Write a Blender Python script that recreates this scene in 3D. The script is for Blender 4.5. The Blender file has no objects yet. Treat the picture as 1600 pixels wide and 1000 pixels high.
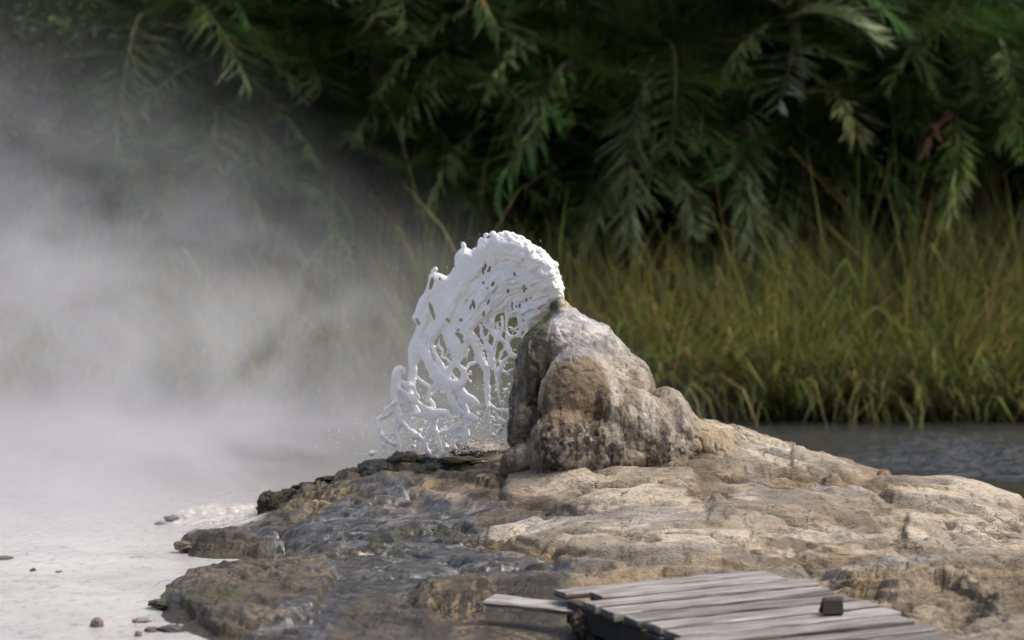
import bpy, math, random
import numpy as np
from mathutils import Vector, Matrix
random.seed(7)
RNG = np.random.default_rng(11)
SC = bpy.context.scene
R = math.radians

# ------------------------------------------------------------------ camera, sky, sun, exposure
F = 4444.44          # focal length in photograph pixels (100 mm lens, 36 mm wide, 1600 px)
CH = 1.46            # camera height above the hot pool
HOR = 410.0          # row of the horizon

cam_d = bpy.data.cameras.new("camera")
cam = bpy.data.objects.new("camera", cam_d)
SC.collection.objects.link(cam)
SC.camera = cam
cam.location = (0, 0, CH)
cam.rotation_euler = (R(90), 0, 0)
cam_d.lens = 100
cam_d.sensor_width = 36
cam_d.shift_y = -(500 - HOR) / 1600.0
cam_d.clip_end = 3000
cam_d.dof.use_dof = True
cam_d.dof.focus_distance = 14.2
cam_d.dof.aperture_fstop = 2.0

SUN_EL, SUN_AZ = R(58), R(104)      # azimuth: from +Y (away from camera) towards +X (right)
world = bpy.data.worlds.new("World")
SC.world = world
world.use_nodes = True
wn = world.node_tree
sky = wn.nodes.new("ShaderNodeTexSky")
sky.sky_type = 'NISHITA'
sky.sun_disc = False
sky.sun_elevation = SUN_EL
sky.sun_rotation = SUN_AZ
sky.dust_density = 7.0
sky.air_density = 1.0
sky.ozone_density = 0.6
wn.links.new(sky.outputs[0], wn.nodes["Background"].inputs[0])
wn.nodes["Background"].inputs[1].default_value = 0.118

sl = bpy.data.lights.new("sun", 'SUN')
sl.energy = 1.75
sl.angle = R(24)
sl.color = (1.0, 0.975, 0.945)
sun = bpy.data.objects.new("sun", sl)
SC.collection.objects.link(sun)
sd = Vector((math.sin(SUN_AZ) * math.cos(SUN_EL), math.cos(SUN_AZ) * math.cos(SUN_EL), math.sin(SUN_EL)))
sun.rotation_euler = sd.to_track_quat('Z', 'Y').to_euler()
sun.location = sd * 30

SC.view_settings.view_transform = 'Standard'
SC.view_settings.look = 'None'
SC.view_settings.gamma = 1
SC.view_settings.exposure = 0.5
cy = SC.cycles
cy.use_denoising = True
try:
    cy.denoiser = 'OPENIMAGEDENOISE'
except Exception:
    pass
cy.use_adaptive_sampling = True
cy.adaptive_threshold = 0.02
cy.max_bounces = 6
cy.diffuse_bounces = 3
cy.glossy_bounces = 2
cy.transmission_bounces = 2
cy.volume_bounces = 3
cy.transparent_max_bounces = 8
cy.sample_clamp_indirect = 4
cy.caustics_reflective = False
cy.caustics_refractive = False
cy.volume_step_rate = 1.0
cy.volume_max_steps = 48

# ------------------------------------------------------------------ helpers
def P(u, v, d):
    """the world point that stands at distance d and shows at pixel (u, v) of the photograph"""
    return ((u - 800.0) * d / F, d, CH - (v - HOR) * d / F)

def Parr(u, v, d):
    return np.stack([(u - 800.0) * d / F, d + 0 * u, CH - (v - HOR) * d / F], -1)

def hsh(ix, iy, iz, seed):
    h = (ix * 374761393 + iy * 668265263 + iz * 2147483647 + seed * 974634777) & 0xffffffff
    h = ((h ^ (h >> 13)) * 1274126177) & 0xffffffff
    h = ((h ^ (h >> 16)) * 2246822519) & 0xffffffff
    return ((h ^ (h >> 15)) & 0xffff) / 32767.5 - 1.0

def vnoise(x, y, z=0.0, seed=0):
    x, y, z = np.broadcast_arrays(np.asarray(x, float), np.asarray(y, float), np.asarray(z, float))
    xi, yi, zi = np.floor(x).astype(np.int64), np.floor(y).astype(np.int64), np.floor(z).astype(np.int64)
    fx, fy, fz = x - xi, y - yi, z - zi
    fx = fx * fx * fx * (fx * (fx * 6 - 15) + 10); fy = fy * fy * fy * (fy * (fy * 6 - 15) + 10); fz = fz * fz * (3 - 2 * fz)
    r = 0.0
    for dx in (0, 1):
        for dy in (0, 1):
            for dz in (0, 1):
                w = (fx if dx else 1 - fx) * (fy if dy else 1 - fy) * (fz if dz else 1 - fz)
                r = r + w * hsh(xi + dx, yi + dy, zi + dz, seed)
    return r

def fbm(x, y, z=0.0, seed=0, oc=4, gain=0.5):
    a, s, r = 1.0, 0.0, 0.0
    for o in range(oc):
        r = r + a * vnoise(x * 2 ** o + 17.3 * o, y * 2 ** o - 9.1 * o, z * 2 ** o + 4.7 * o, seed + o)
        s += a; a *= gain
    return r / s

def sst(a, b, x):
    t = np.clip((x - a) / (b - a), 0, 1)
    return t * t * (3 - 2 * t)

def mix(a, b, t):
    return a + (b - a) * t

def cmix(c, col, t):
    return c + (np.array(col)[None, :] - c) * np.clip(t, 0, 1)[:, None]

def poly_sdf(px, py, poly):
    """signed distance to a polygon, negative inside"""
    px = px.astype(np.float32); py = py.astype(np.float32)
    d = np.full(px.shape, 1e9, np.float32)
    ins = np.zeros(px.shape, bool)
    n = len(poly)
    for i in range(n):
        ax, ay = poly[i]; bx, by = poly[(i + 1) % n]
        ex, ey = bx - ax, by - ay
        wx, wy = px - ax, py - ay
        t = np.clip((wx * ex + wy * ey) / (ex * ex + ey * ey + 1e-9), 0, 1)
        dx, dy = wx - ex * t, wy - ey * t
        d = np.minimum(d, dx * dx + dy * dy)
        c = ((ay <= py) & (by > py)) | ((by <= py) & (ay > py))
        if ey != 0:
            xi = ax + (py - ay) / ey * ex
            ins ^= c & (px < xi)
    d = np.sqrt(d)
    return np.where(ins, -d, d)

def np_mesh(name, verts, faces, smooth=True):
    """verts (n,3), faces (m,k) -> mesh"""
    verts = np.asarray(verts, np.float32); faces = np.asarray(faces, np.int32)
    me = bpy.data.meshes.new(name)
    me.vertices.add(len(verts)); me.vertices.foreach_set("co", verts.ravel())
    m, k = faces.shape
    me.loops.add(m * k); me.loops.foreach_set("vertex_index", faces.ravel())
    me.polygons.add(m)
    me.polygons.foreach_set("loop_start", np.arange(0, m * k, k, dtype=np.int32))
    me.update(calc_edges=True)
    me.validate()
    if smooth:
        me.polygons.foreach_set("use_smooth", np.ones(len(me.polygons), bool))
    return me

def set_col(me, cols, name="Col"):
    a = me.attributes.new(name, 'FLOAT_COLOR', 'POINT')
    c = np.ones((len(me.vertices), 4), np.float32)
    c[:, :cols.shape[1]] = cols
    a.data.foreach_set("color", c.ravel())

def link(name, me, mat=None, parent=None):
    o = bpy.data.objects.new(name, me)
    SC.collection.objects.link(o)
    if mat and len(me.materials) == 0:
        me.materials.append(mat)
    if parent:
        o.parent = parent
    return o

def tag(o, label=None, cat=None, group=None, kind=None):
    if label: o["label"] = label
    if cat: o["category"] = cat
    if group: o["group"] = group
    if kind: o["kind"] = kind
    return o

def empty(name, loc, rot=(0, 0, 0)):
    o = bpy.data.objects.new(name, None)
    SC.collection.objects.link(o)
    o.empty_display_size = 0.1
    o.location = loc; o.rotation_euler = rot
    return o

def surface_nets(Fd):
    nx, ny, nz = Fd.shape
    ins = Fd < 0
    s = np.zeros((nx - 1, ny - 1, nz - 1), np.uint8)
    for a in (0, 1):
        for b in (0, 1):
            for c in (0, 1):
                s += ins[a:nx - 1 + a, b:ny - 1 + b, c:nz - 1 + c]
    act = np.argwhere((s > 0) & (s < 8))
    ids = np.full(s.shape, -1, np.int32)
    ids[act[:, 0], act[:, 1], act[:, 2]] = np.arange(len(act))
    acc = np.zeros((len(act), 3)); cnt = np.zeros(len(act))
    cs = [(a, b, c) for a in (0, 1) for b in (0, 1) for c in (0, 1)]
    fv = {c: Fd[act[:, 0] + c[0], act[:, 1] + c[1], act[:, 2] + c[2]] for c in cs}
    for c in cs:
        for ax in range(3):
            if c[ax] == 0:
                e = list(c); e[ax] = 1; e = tuple(e)
                fa, fb = fv[c], fv[e]
                m = (fa < 0) != (fb < 0)
                t = fa / np.where(m, fa - fb, 1)
                p = np.array(c, float)[None, :].repeat(len(act), 0)
                p[:, ax] += t
                acc += np.where(m[:, None], p, 0); cnt += m
    V = act + acc / cnt[:, None]
    quads = []
    for ax in range(3):
        o1, o2 = [(1, 2), (2, 0), (0, 1)][ax]
        sl0 = [slice(None)] * 3; sl1 = [slice(None)] * 3
        sl0[ax] = slice(0, -1); sl1[ax] = slice(1, None)
        a, b = ins[tuple(sl0)], ins[tuple(sl1)]
        ch = np.argwhere(a != b)
        ok = np.ones(len(ch), bool)
        for o in (o1, o2):
            ok &= (ch[:, o] > 0) & (ch[:, o] < Fd.shape[o] - 1)
        ch = ch[ok]
        flip = ~ins[ch[:, 0], ch[:, 1], ch[:, 2]]
        def cid(d1, d2):
            q = ch.copy(); q[:, o1] += d1; q[:, o2] += d2
            return ids[q[:, 0], q[:, 1], q[:, 2]]
        q = np.stack([cid(-1, -1), cid(0, -1), cid(0, 0), cid(-1, 0)], 1)
        q[flip] = q[flip][:, ::-1]
        quads.append(q)
    return V, np.concatenate(quads)

class Field:
    """a signed distance field on a grid in photograph pixels (u, v) and depth w (same unit)"""
    def __init__(s, u0, u1, v0, v1, w0, w1, h):
        s.o = np.array([u0, v0, w0], float); s.h = h
        s.u = np.arange(u0, u1, h, dtype=np.float32); s.v = np.arange(v0, v1, h, dtype=np.float32); s.w = np.arange(w0, w1, h, dtype=np.float32)
        s.F = np.full((len(s.u), len(s.v), len(s.w)), 30.0, np.float32)
    def box(s, lo, hi):
        r = []
        for ax, (a, b) in enumerate(zip(lo, hi)):
            i = max(0, int((a - s.o[ax]) / s.h)); j = min(s.F.shape[ax], int((b - s.o[ax]) / s.h) + 2)
            r.append(slice(i, max(i, j)))
        return tuple(r)
    def smin(s, sl, d, k):
        a = s.F[sl]
        h = np.maximum(k - np.abs(a - d), 0) / k
        s.F[sl] = np.minimum(a, d) - h * h * k * 0.25
    def capsule(s, A, B, ra, rb, k):
        A = np.array(A, float); B = np.array(B, float); m = max(ra, rb) + k + 3
        sl = s.box(np.minimum(A, B) - m, np.maximum(A, B) + m)
        if any(x.stop <= x.start for x in sl): return
        u, v, w = s.u[sl[0]][:, None, None] - A[0], s.v[sl[1]][None, :, None] - A[1], s.w[sl[2]][None, None, :] - A[2]
        e = B - A; L = e @ e + 1e-6
        t = np.clip((u * e[0] + v * e[1] + w * e[2]) / L, 0, 1)
        d = np.sqrt((u - e[0] * t) ** 2 + (v - e[1] * t) ** 2 + (w - e[2] * t) ** 2) - (ra + (rb - ra) * t)
        s.smin(sl, d.astype(np.float32), k)
    def ellipsoid(s, C, rad, rot=0.0, k=10, tilt=0.0):
        C = np.array(C, float); m = max(rad) + k + 3
        sl = s.box(C - m, C + m)
        if any(x.stop <= x.start for x in sl): return
        u, v, w = s.u[sl[0]][:, None, None] - C[0], s.v[sl[1]][None, :, None] - C[1], s.w[sl[2]][None, None, :] - C[2]
        c, sn = math.cos(rot), math.sin(rot)
        a = u * c + v * sn; b = -u * sn + v * c
        c, sn = math.cos(tilt), math.sin(tilt)
        b, w = b * c + w * sn, -b * sn + w * c
        k0 = np.sqrt((a / rad[0]) ** 2 + (b / rad[1]) ** 2 + (w / rad[2]) ** 2)
        k1 = np.sqrt((a / rad[0] ** 2) ** 2 + (b / rad[1] ** 2) ** 2 + (w / rad[2] ** 2) ** 2)
        d = k0 * (k0 - 1) / np.maximum(k1, 1e-5)
        s.smin(sl, d.astype(np.float32), k)
    def mesh(s):
        V, Q = surface_nets(s.F)
        return V * s.h + s.o, Q

# ------------------------------------------------------------------ node helpers
def new_mat(name):
    m = bpy.data.materials.new(name); m.use_nodes = True
    nt = m.node_tree
    return m, nt, nt.nodes["Principled BSDF"], nt.nodes["Material Output"]

def nd(nt, t, ins=None, **kw):
    n = nt.nodes.new(t)
    for k, v in kw.items(): setattr(n, k, v)
    for k, v in (ins or {}).items():
        if hasattr(v, "is_output"): nt.links.new(v, n.inputs[k])
        else: n.inputs[k].default_value = v
    return n

def mth(nt, op, a, b=None, c=None, clamp=False):
    n = nt.nodes.new("ShaderNodeMath"); n.operation = op; n.use_clamp = clamp
    for i, x in enumerate((a, b, c)):
        if x is None: continue
        if hasattr(x, "is_output"): nt.links.new(x, n.inputs[i])
        else: n.inputs[i].default_value = x
    return n.outputs[0]

def noise(nt, vec, scale, detail=4, rough=0.55, dist=0.0):
    n = nd(nt, "ShaderNodeTexNoise", {"Scale": scale, "Detail": detail, "Roughness": rough, "Distortion": dist})
    if vec is not None: nt.links.new(vec, n.inputs["Vector"])
    return n.outputs["Fac"]

def ramp(nt, fac, stops):
    n = nt.nodes.new("ShaderNodeValToRGB")
    e = n.color_ramp.elements
    while len(e) < len(stops): e.new(0.5)
    for i, (p, c) in enumerate(stops):
        e[i].position = p; e[i].color = (*c, 1) if len(c) == 3 else c
    nt.links.new(fac, n.inputs[0])
    return n.outputs[0]

def mixc(nt, fac, a, b, bt='MIX'):
    n = nt.nodes.new("ShaderNodeMix"); n.data_type = 'RGBA'; n.blend_type = bt
    for s_, x in ((0, fac), (6, a), (7, b)):
        if hasattr(x, "is_output"): nt.links.new(x, n.inputs[s_])
        else: n.inputs[s_].default_value = x if s_ == 0 else (*x, 1)
    return n.outputs[2]

def mapping(nt, vec, scale, rot=(0, 0, 0)):
    n = nd(nt, "ShaderNodeMapping", {"Scale": scale, "Rotation": rot})
    nt.links.new(vec, n.inputs["Vector"])
    return n.outputs[0]

def bump(nt, h, strength, dist, normal=None):
    n = nd(nt, "ShaderNodeBump", {"Strength": strength, "Distance": dist})
    nt.links.new(h, n.inputs["Height"])
    if normal is not None: nt.links.new(normal, n.inputs["Normal"])
    return n.outputs[0]

def lin_(nt, x, a, b):
    n = nt.nodes.new("ShaderNodeMapRange"); n.interpolation_type = 'SMOOTHSTEP'; n.clamp = True
    nt.links.new(x, n.inputs[0]); n.inputs[1].default_value = a; n.inputs[2].default_value = b; n.inputs[3].default_value = 0; n.inputs[4].default_value = 1
    return n.outputs[0]
def inv_(nt, x):
    return mth(nt, 'SUBTRACT', 1.0, x)

# ------------------------------------------------------------------ materials
def rock_material(name, crack=0.7, str_=(1.0, 0.6, 3.0)):
    """vertex colour gives the mineral and algae zones, alpha gives how wet they are"""
    m, nt, b, out = new_mat(name)
    at = nd(nt, "ShaderNodeAttribute", attribute_name="Col")
    geo = nd(nt, "ShaderNodeNewGeometry")
    pos = geo.outputs["Position"]
    n1 = noise(nt, pos, 9, 5, 0.65, 0.4)
    n2 = noise(nt, pos, 55, 4, 0.7)
    n3 = noise(nt, mapping(nt, pos, str_), 24, 5, 0.7, 0.6)
    c = mixc(nt, 1.0, at.outputs["Color"], ramp(nt, n1, [(0.3, (0.72, 0.69, 0.64)), (0.5, (1, 1, 1)), (0.72, (1.16, 1.14, 1.1))]), 'MULTIPLY')
    c = mixc(nt, 1.0, c, ramp(nt, n2, [(0.3, (0.72, 0.7, 0.68)), (0.5, (1, 1, 1)), (0.75, (1.15, 1.14, 1.12))]), 'MULTIPLY')
    c = mixc(nt, 1.0, c, ramp(nt, n3, [(0.30, (0.48, 0.42, 0.35)), (0.45, (1, 1, 1)), (1.0, (1.05, 1.05, 1.05))]), 'MULTIPLY')
    warp = nd(nt, "ShaderNodeTexNoise", {"Scale": 5.0, "Detail": 3.0}); nt.links.new(pos, warp.inputs["Vector"])
    wv = nd(nt, "ShaderNodeVectorMath", operation='MULTIPLY_ADD'); nt.links.new(warp.outputs["Color"], wv.inputs[0]); wv.inputs[1].default_value = (0.35, 0.35, 0.35); nt.links.new(pos, wv.inputs[2])
    vo = nd(nt, "ShaderNodeTexVoronoi", {"Scale": 5.5}, feature='DISTANCE_TO_EDGE'); nt.links.new(wv.outputs[0], vo.inputs["Vector"])
    ck = mth(nt, 'SUBTRACT', 1.0, mth(nt, 'MULTIPLY', vo.outputs["Distance"], 45.0, clamp=True), clamp=True)
    msk = ramp(nt, noise(nt, pos, 2.6, 3), [(0.50, (0, 0, 0)), (0.60, (1, 1, 1))])
    ck = mth(nt, 'MULTIPLY', ck, msk)
    ck = mth(nt, 'MULTIPLY', ck, crack)
    c = mixc(nt, mth(nt, 'MULTIPLY', ck, 0.75), c, (0.06, 0.045, 0.03))
    nt.links.new(c, b.inputs["Base Color"])
    wet = at.outputs["Alpha"]
    rr = mth(nt, 'SUBTRACT', 0.9, mth(nt, 'MULTIPLY', wet, 0.62))
    rr = mth(nt, 'ADD', rr, mth(nt, 'MULTIPLY', mth(nt, 'SUBTRACT', n2, 0.5), 0.5), clamp=True)
    nt.links.new(rr, b.inputs["Roughness"])
    h = mth(nt, 'ADD', mth(nt, 'MULTIPLY', n3, 0.9), mth(nt, 'MULTIPLY', n2, 0.5))
    h = mth(nt, 'ADD', h, mth(nt, 'MULTIPLY', noise(nt, pos, 170, 3, 0.6), 0.25))
    h = mth(nt, 'SUBTRACT', h, mth(nt, 'MULTIPLY', ck, 0.8))
    film = mth(nt, 'MULTIPLY', lin_(nt, wet, .6, .95), lin_(nt, noise(nt, mapping(nt, pos, (1, 2.2, 1)), 7, 4, .65), .36, .50))
    rr = mth(nt, 'ADD', mth(nt, 'MULTIPLY', rr, inv_(nt, film)), mth(nt, 'MULTIPLY', film, .12))
    nt.links.new(rr, b.inputs["Roughness"])
    bn = nd(nt, "ShaderNodeBump", {"Distance": 0.022, "Strength": mth(nt, 'SUBTRACT', 1.0, mth(nt, 'MULTIPLY', film, .82))}); nt.links.new(h, bn.inputs["Height"])
    nt.links.new(bn.outputs[0], b.inputs["Normal"])
    return m

M_ROCK = rock_material("sinter_rock")
M_CONE = rock_material("cone_rock", 0.25, (1.0, 1.0, 0.8))

def water_foam():
    m, nt, b, out = new_mat("white_water")
    b.inputs["Base Color"].default_value = (0.96, 0.96, 0.965, 1)
    b.inputs["Roughness"].default_value = 0.22
    b.inputs["IOR"].default_value = 1.33
    b.inputs["Subsurface Weight"].default_value = 0.25
    b.inputs["Subsurface Radius"].default_value = (1, 1, 1)
    b.inputs["Subsurface Scale"].default_value = 0.03
    geo = nd(nt, "ShaderNodeNewGeometry")
    h = noise(nt, geo.outputs["Position"], 90, 3, 0.6)
    nt.links.new(bump(nt, mth(nt, 'ADD', h, mth(nt, 'MULTIPLY', noise(nt, geo.outputs['Position'], 34, 3, 0.55, 0.6), 2.0)), 0.4, 0.008), b.inputs["Normal"])
    return m
M_FOAM = water_foam()

def leaf_material(name, gloss=0.45, trans=0.25, spec=0.5):
    m, nt, b, out = new_mat(name)
    at = nd(nt, "ShaderNodeAttribute", attribute_name="Col")
    geo = nd(nt, "ShaderNodeNewGeometry")
    oi = nd(nt, "ShaderNodeObjectInfo")
    hv = nd(nt, "ShaderNodeHueSaturation", {"Hue": mth(nt, 'ADD', 0.487, mth(nt, 'MULTIPLY', oi.outputs["Random"], 0.04)), "Saturation": 1.0,
                                           "Value": mth(nt, 'ADD', 0.5, mth(nt, 'MULTIPLY', oi.outputs["Random"], 0.6))})
    nt.links.new(at.outputs["Color"], hv.inputs["Color"])
    c = mixc(nt, 1.0, hv.outputs[0], ramp(nt, noise(nt, geo.outputs["Position"], 3.0, 3), [(0.3, (0.65, 0.68, 0.6)), (0.7, (1.25, 1.2, 1.1))]), 'MULTIPLY')
    nt.links.new(c, b.inputs["Base Color"])
    b.inputs["Roughness"].default_value = gloss
    b.inputs["Specular IOR Level"].default_value = spec
    tr = nd(nt, "ShaderNodeBsdfTranslucent"); nt.links.new(c, tr.inputs[0])
    mx = nd(nt, "ShaderNodeMixShader", {0: trans, 1: b.outputs[0], 2: tr.outputs[0]})
    nt.links.new(mx.outputs[0], out.inputs[0])
    return m
M_PALM = leaf_material("palm_leaf", 0.42, 0.25)
M_REED = leaf_material("reed_blade", 0.6, 0.35)
M_FOREST = leaf_material("forest_leaf", 0.7, 0.1, 0.2)

def bark_material():
    m, nt, b, out = new_mat("palm_bark")
    geo = nd(nt, "ShaderNodeNewGeometry")
    n = noise(nt, mapping(nt, geo.outputs["Position"], (1, 1, 3)), 12, 4)
    nt.links.new(ramp(nt, n, [(0.3, (0.03, 0.022, 0.015)), (0.7, (0.13, 0.10, 0.07))]), b.inputs["Base Color"])
    b.inputs["Roughness"].default_value = 0.9
    nt.links.new(bump(nt, n, 0.8, 0.02), b.inputs["Normal"])
    return m
M_BARK = bark_material()

def wood_material(name, dark=False):
    m, nt, b, out = new_mat(name)
    tc = nd(nt, "ShaderNodeTexCoord"); ob = tc.outputs["Object"]
    at = nd(nt, "ShaderNodeAttribute", attribute_name="Col")
    off = nd(nt, "ShaderNodeVectorMath", operation='MULTIPLY_ADD'); nt.links.new(at.outputs["Color"], off.inputs[0]); off.inputs[1].default_value = (7, 0, 9); nt.links.new(ob, off.inputs[2])
    v = off.outputs[0]
    g = noise(nt, mapping(nt, v, (2.6, 110, 110)), 1.0, 6, 0.7, 0.6)
    big = noise(nt, mapping(nt, v, (4.5, 30, 30)), 1.0, 4, 0.6, 0.5)
    if dark:
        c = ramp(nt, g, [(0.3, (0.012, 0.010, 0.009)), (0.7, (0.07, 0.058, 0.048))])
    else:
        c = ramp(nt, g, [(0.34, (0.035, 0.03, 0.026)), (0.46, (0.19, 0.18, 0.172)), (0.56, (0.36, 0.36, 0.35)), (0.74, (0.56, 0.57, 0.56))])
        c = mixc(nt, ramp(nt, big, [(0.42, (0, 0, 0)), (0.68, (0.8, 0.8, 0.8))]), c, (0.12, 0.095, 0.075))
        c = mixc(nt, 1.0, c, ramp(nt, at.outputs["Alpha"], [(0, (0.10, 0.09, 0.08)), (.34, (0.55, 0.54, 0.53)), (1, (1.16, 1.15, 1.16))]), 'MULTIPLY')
    nt.links.new(c, b.inputs["Base Color"])
    b.inputs["Roughness"].default_value = 0.7
    nt.links.new(bump(nt, mth(nt, 'ADD', g, mth(nt, 'MULTIPLY', big, 0.5)), 0.8, 0.006), b.inputs["Normal"])
    return m
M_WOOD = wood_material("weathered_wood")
M_WOODD = wood_material("dark_wood", True)  # darker wood tone for stringers, posts and the block

def river_material():
    m, nt, b, out = new_mat("river_water")
    b.inputs["Base Color"].default_value = (0.04, 0.042, 0.043, 1)
    b.inputs["Roughness"].default_value = 0.03
    b.inputs["IOR"].default_value = 1.33
    geo = nd(nt, "ShaderNodeNewGeometry"); pos = geo.outputs["Position"]
    a = noise(nt, mapping(nt, pos, (30.0, 22.0, 1)), 1.0, 3, 0.6, 0.5)
    nt.links.new(bump(nt, a, 0.5, 0.004), b.inputs["Normal"])
    return m

def pool_material():
    m, nt, b, out = new_mat("milky_pool")
    geo = nd(nt, "ShaderNodeNewGeometry"); pos = geo.outputs["Position"]
    n1 = noise(nt, mapping(nt, pos, (1.3, 1.0, 1)), 1.6, 5, 0.6, 0.6)
    n2 = noise(nt, mapping(nt, pos, (8, 3.4, 1)), 2.2, 5, 0.65, 0.8)
    n4 = noise(nt, mapping(nt, pos, (3, 1.5, 1)), 2.4, 5, 0.7, 1.2)
    c = ramp(nt, n1, [(0.3, (0.40, 0.395, 0.39)), (0.55, (0.50, 0.495, 0.49)), (0.75, (0.57, 0.565, 0.565))])
    c = mixc(nt, 1.0, c, ramp(nt, n2, [(0.28, (0.66, 0.64, 0.62)), (0.46, (1, 1, 1)), (0.8, (1.1, 1.1, 1.1))]), 'MULTIPLY')
    c = mixc(nt, 1.0, c, ramp(nt, n4, [(0.27, (0.35, 0.32, 0.28)), (0.36, (1, 1, 1))]), 'MULTIPLY')
    # the white floor drops away towards the back and the water there is deep and grey
    sp = nd(nt, "ShaderNodeSeparateXYZ"); nt.links.new(pos, sp.inputs[0])
    yd = mth(nt, 'ADD', sp.outputs[1], mth(nt, 'MULTIPLY', n1, 3.0))
    deep = ramp(nt, mth(nt, 'DIVIDE', mth(nt, 'SUBTRACT', yd, 15.0), 10.0), [(0.15, (0, 0, 0)), (0.85, (1, 1, 1))])
    c = mixc(nt, deep, c, (.07, .072, .07))
    nt.links.new(c, b.inputs["Base Color"])
    b.inputs["Roughness"].default_value = 0.22
    h = mth(nt, 'ADD', n2, mth(nt, 'MULTIPLY', noise(nt, mapping(nt, pos, (30, 12, 1)), 1.0, 4, 0.6), 0.6))
    nt.links.new(bump(nt, h, 0.45, 0.010), b.inputs["Normal"])
    return m

# ------------------------------------------------------------------ terrain: the sinter mound
POOL_Z, RIVER_Z = -0.03, -0.10
TC = [-150, 100, 230, 300, 400, 500, 600, 700, 800, 900, 1000, 1100, 1200, 1300, 1400, 1500, 1600, 1750, 1850]
TD = [10.2, 11.2, 12.0, 13.0, 14.0, 14.6, 15.3, 16.0, 16.6, 17.6]
TZ = [
    [-.22, -.22, -.2, -.1, -.03, -.02, -.02, -.02, -.03, -.08, -.08, -.08, -.08, -.06, -.04, -.03, -.03, -.03, -.03],
    [-.22, -.2, -.12, -.05, .00, .02, .00, .00, -.01, -.06, -.08, -.08, -.08, -.06, .00, .01, .01, .01, .01],
    [-.22, -.18, -.06, .02, .045, .055, .035, .035, .03, .02, -.01, -.01, .00, .03, .05, .05, .05, .04, .04],
    [-.22, -.2, -.12, -.01, .035, .05, .055, .06, .08, .13, .16, .18, .165, .145, .12, .10, .09, .06, .04],
    [-.22, -.2, -.15, -.085, -.06, .07, .095, .11, .14, .25, .31, .32, .31, .27, .24, .21, .15, .08, .03],
    [-.22, -.2, -.13, -.005, .045, .12, .165, .20, .30, .37, .385, .395, .37, .33, .29, .27, .20, .10, .02],
    [-.22, -.2, -.11, -.04, .06, .18, .255, .31, .40, .45, .48, .585, .465, .385, .30, .28, .17, .03, -.1],
    [-.22, -.2, -.08, -.01, .055, .215, .325, .375, .40, .42, .43, .49, .41, .33, .215, .14, .02, -.15, -.25],
    [-.22, -.2, -.08, .01, .04, .10, .24, .32, .30, .30, .25, .25, .15, .10, .02, -.08, -.15, -.25, -.3],
    [-.22, -.2, -.12, -.05, -.05, -.12, -.12, -.1, -.1, -.1, -.15, -.2, -.2, -.22, -.25, -.3, -.3, -.3, -.3],
]
def interp_axis(xs, ys, q):
    """smooth monotone-ish cubic interpolation along axis 0 of ys"""
    xs = np.array(xs, float); ys = np.array(ys, float)
    m = np.zeros_like(ys)
    dx = np.diff(xs); dy = np.diff(ys, axis=0) / dx.reshape((-1,) + (1,) * (ys.ndim - 1))
    m[1:-1] = 0.5 * (dy[:-1] + dy[1:]); m[0] = dy[0]; m[-1] = dy[-1]
    i = np.clip(np.searchsorted(xs, q) - 1, 0, len(xs) - 2)
    h = xs[i + 1] - xs[i]; t = (q - xs[i]) / h
    sh = (-1,) + (1,) * (ys.ndim - 1)
    t = t.reshape(sh); h = h.reshape(sh)
    return (2 * t ** 3 - 3 * t ** 2 + 1) * ys[i] + (t ** 3 - 2 * t ** 2 + t) * h * m[i] + (-2 * t ** 3 + 3 * t ** 2) * ys[i + 1] + (t ** 3 - t ** 2) * h * m[i + 1]

GU = np.arange(-150, 1850.1, 2.0)
GD = np.concatenate([np.arange(10.2, 16.2, 0.0125), np.arange(16.2, 17.6, 0.025)])
zz = interp_axis(TD, TZ, GD)              # (nd, cols)
zz = interp_axis(TC, zz.T, GU).T          # (nd, nu)
UU, DD = np.meshgrid(GU, GD)
ZB = zz.copy()
V0 = HOR + (CH - ZB) * F / DD             # the row where the smooth base shows
XX = (UU - 800) * DD / F

# raised lobes of sinter with a rounded front lip (outline in photograph pixels, height, edge width)
LOBES = [
    ([(742, 850), (790, 832), (838, 824), (905, 822), (990, 806), (1060, 792), (1130, 800), (1190, 850), (1120, 880), (1000, 884), (900, 874), (800, 863)], .030, 7),
    ([(790, 752), (830, 739), (900, 735), (1000, 738), (1080, 740), (1100, 775), (1000, 790), (900, 806), (800, 796), (775, 775)], .028, 8),
    ([(1110, 798), (1180, 772), (1300, 768), (1380, 780), (1385, 800), (1330, 812), (1240, 818), (1150, 838), (1110, 830)], .026, 16),
    ([(1380, 760), (1450, 748), (1530, 752), (1590, 775), (1600, 830), (1540, 830), (1470, 800), (1400, 785)], .012, 16),
    ([(1420, 812), (1520, 815), (1620, 850), (1640, 890), (1500, 885), (1420, 860)], .025, 9),
    ([(540, 745), (620, 732), (700, 722), (780, 730), (770, 790), (700, 800), (640, 782), (600, 800), (480, 815), (440, 812), (470, 770)], .022, 8),
    ([(270, 905), (400, 876), (500, 880), (530, 900), (500, 950), (450, 985), (340, 995), (300, 960), (240, 945)], .026, 6),
    ([(640, 922), (760, 908), (900, 905), (1000, 900), (1000, 912), (900, 922), (820, 928), (700, 932)], .02, 5),
    ([(1090, 668), (1160, 672), (1250, 705), (1240, 728), (1150, 735), (1090, 712)], .02, 9),
    ([(1240, 705), (1330, 728), (1390, 748), (1300, 750), (1230, 738)], .02, 7),
    ([(1005, 716), (1030, 708), (1060, 712), (1075, 722), (1040, 728), (1008, 726)], .03, 5),
    ([(270, 858), (300, 842), (360, 836), (425, 836), (445, 858), (400, 868), (300, 866)], .03, 4),
    ([(1280, 905), (1400, 892), (1620, 888), (1640, 950), (1560, 960), (1470, 925), (1400, 935), (1330, 925)], .045, 8),
]
w1 = fbm(XX * 1.8, DD * 1.8, 0, 3, 4) * 14
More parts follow.
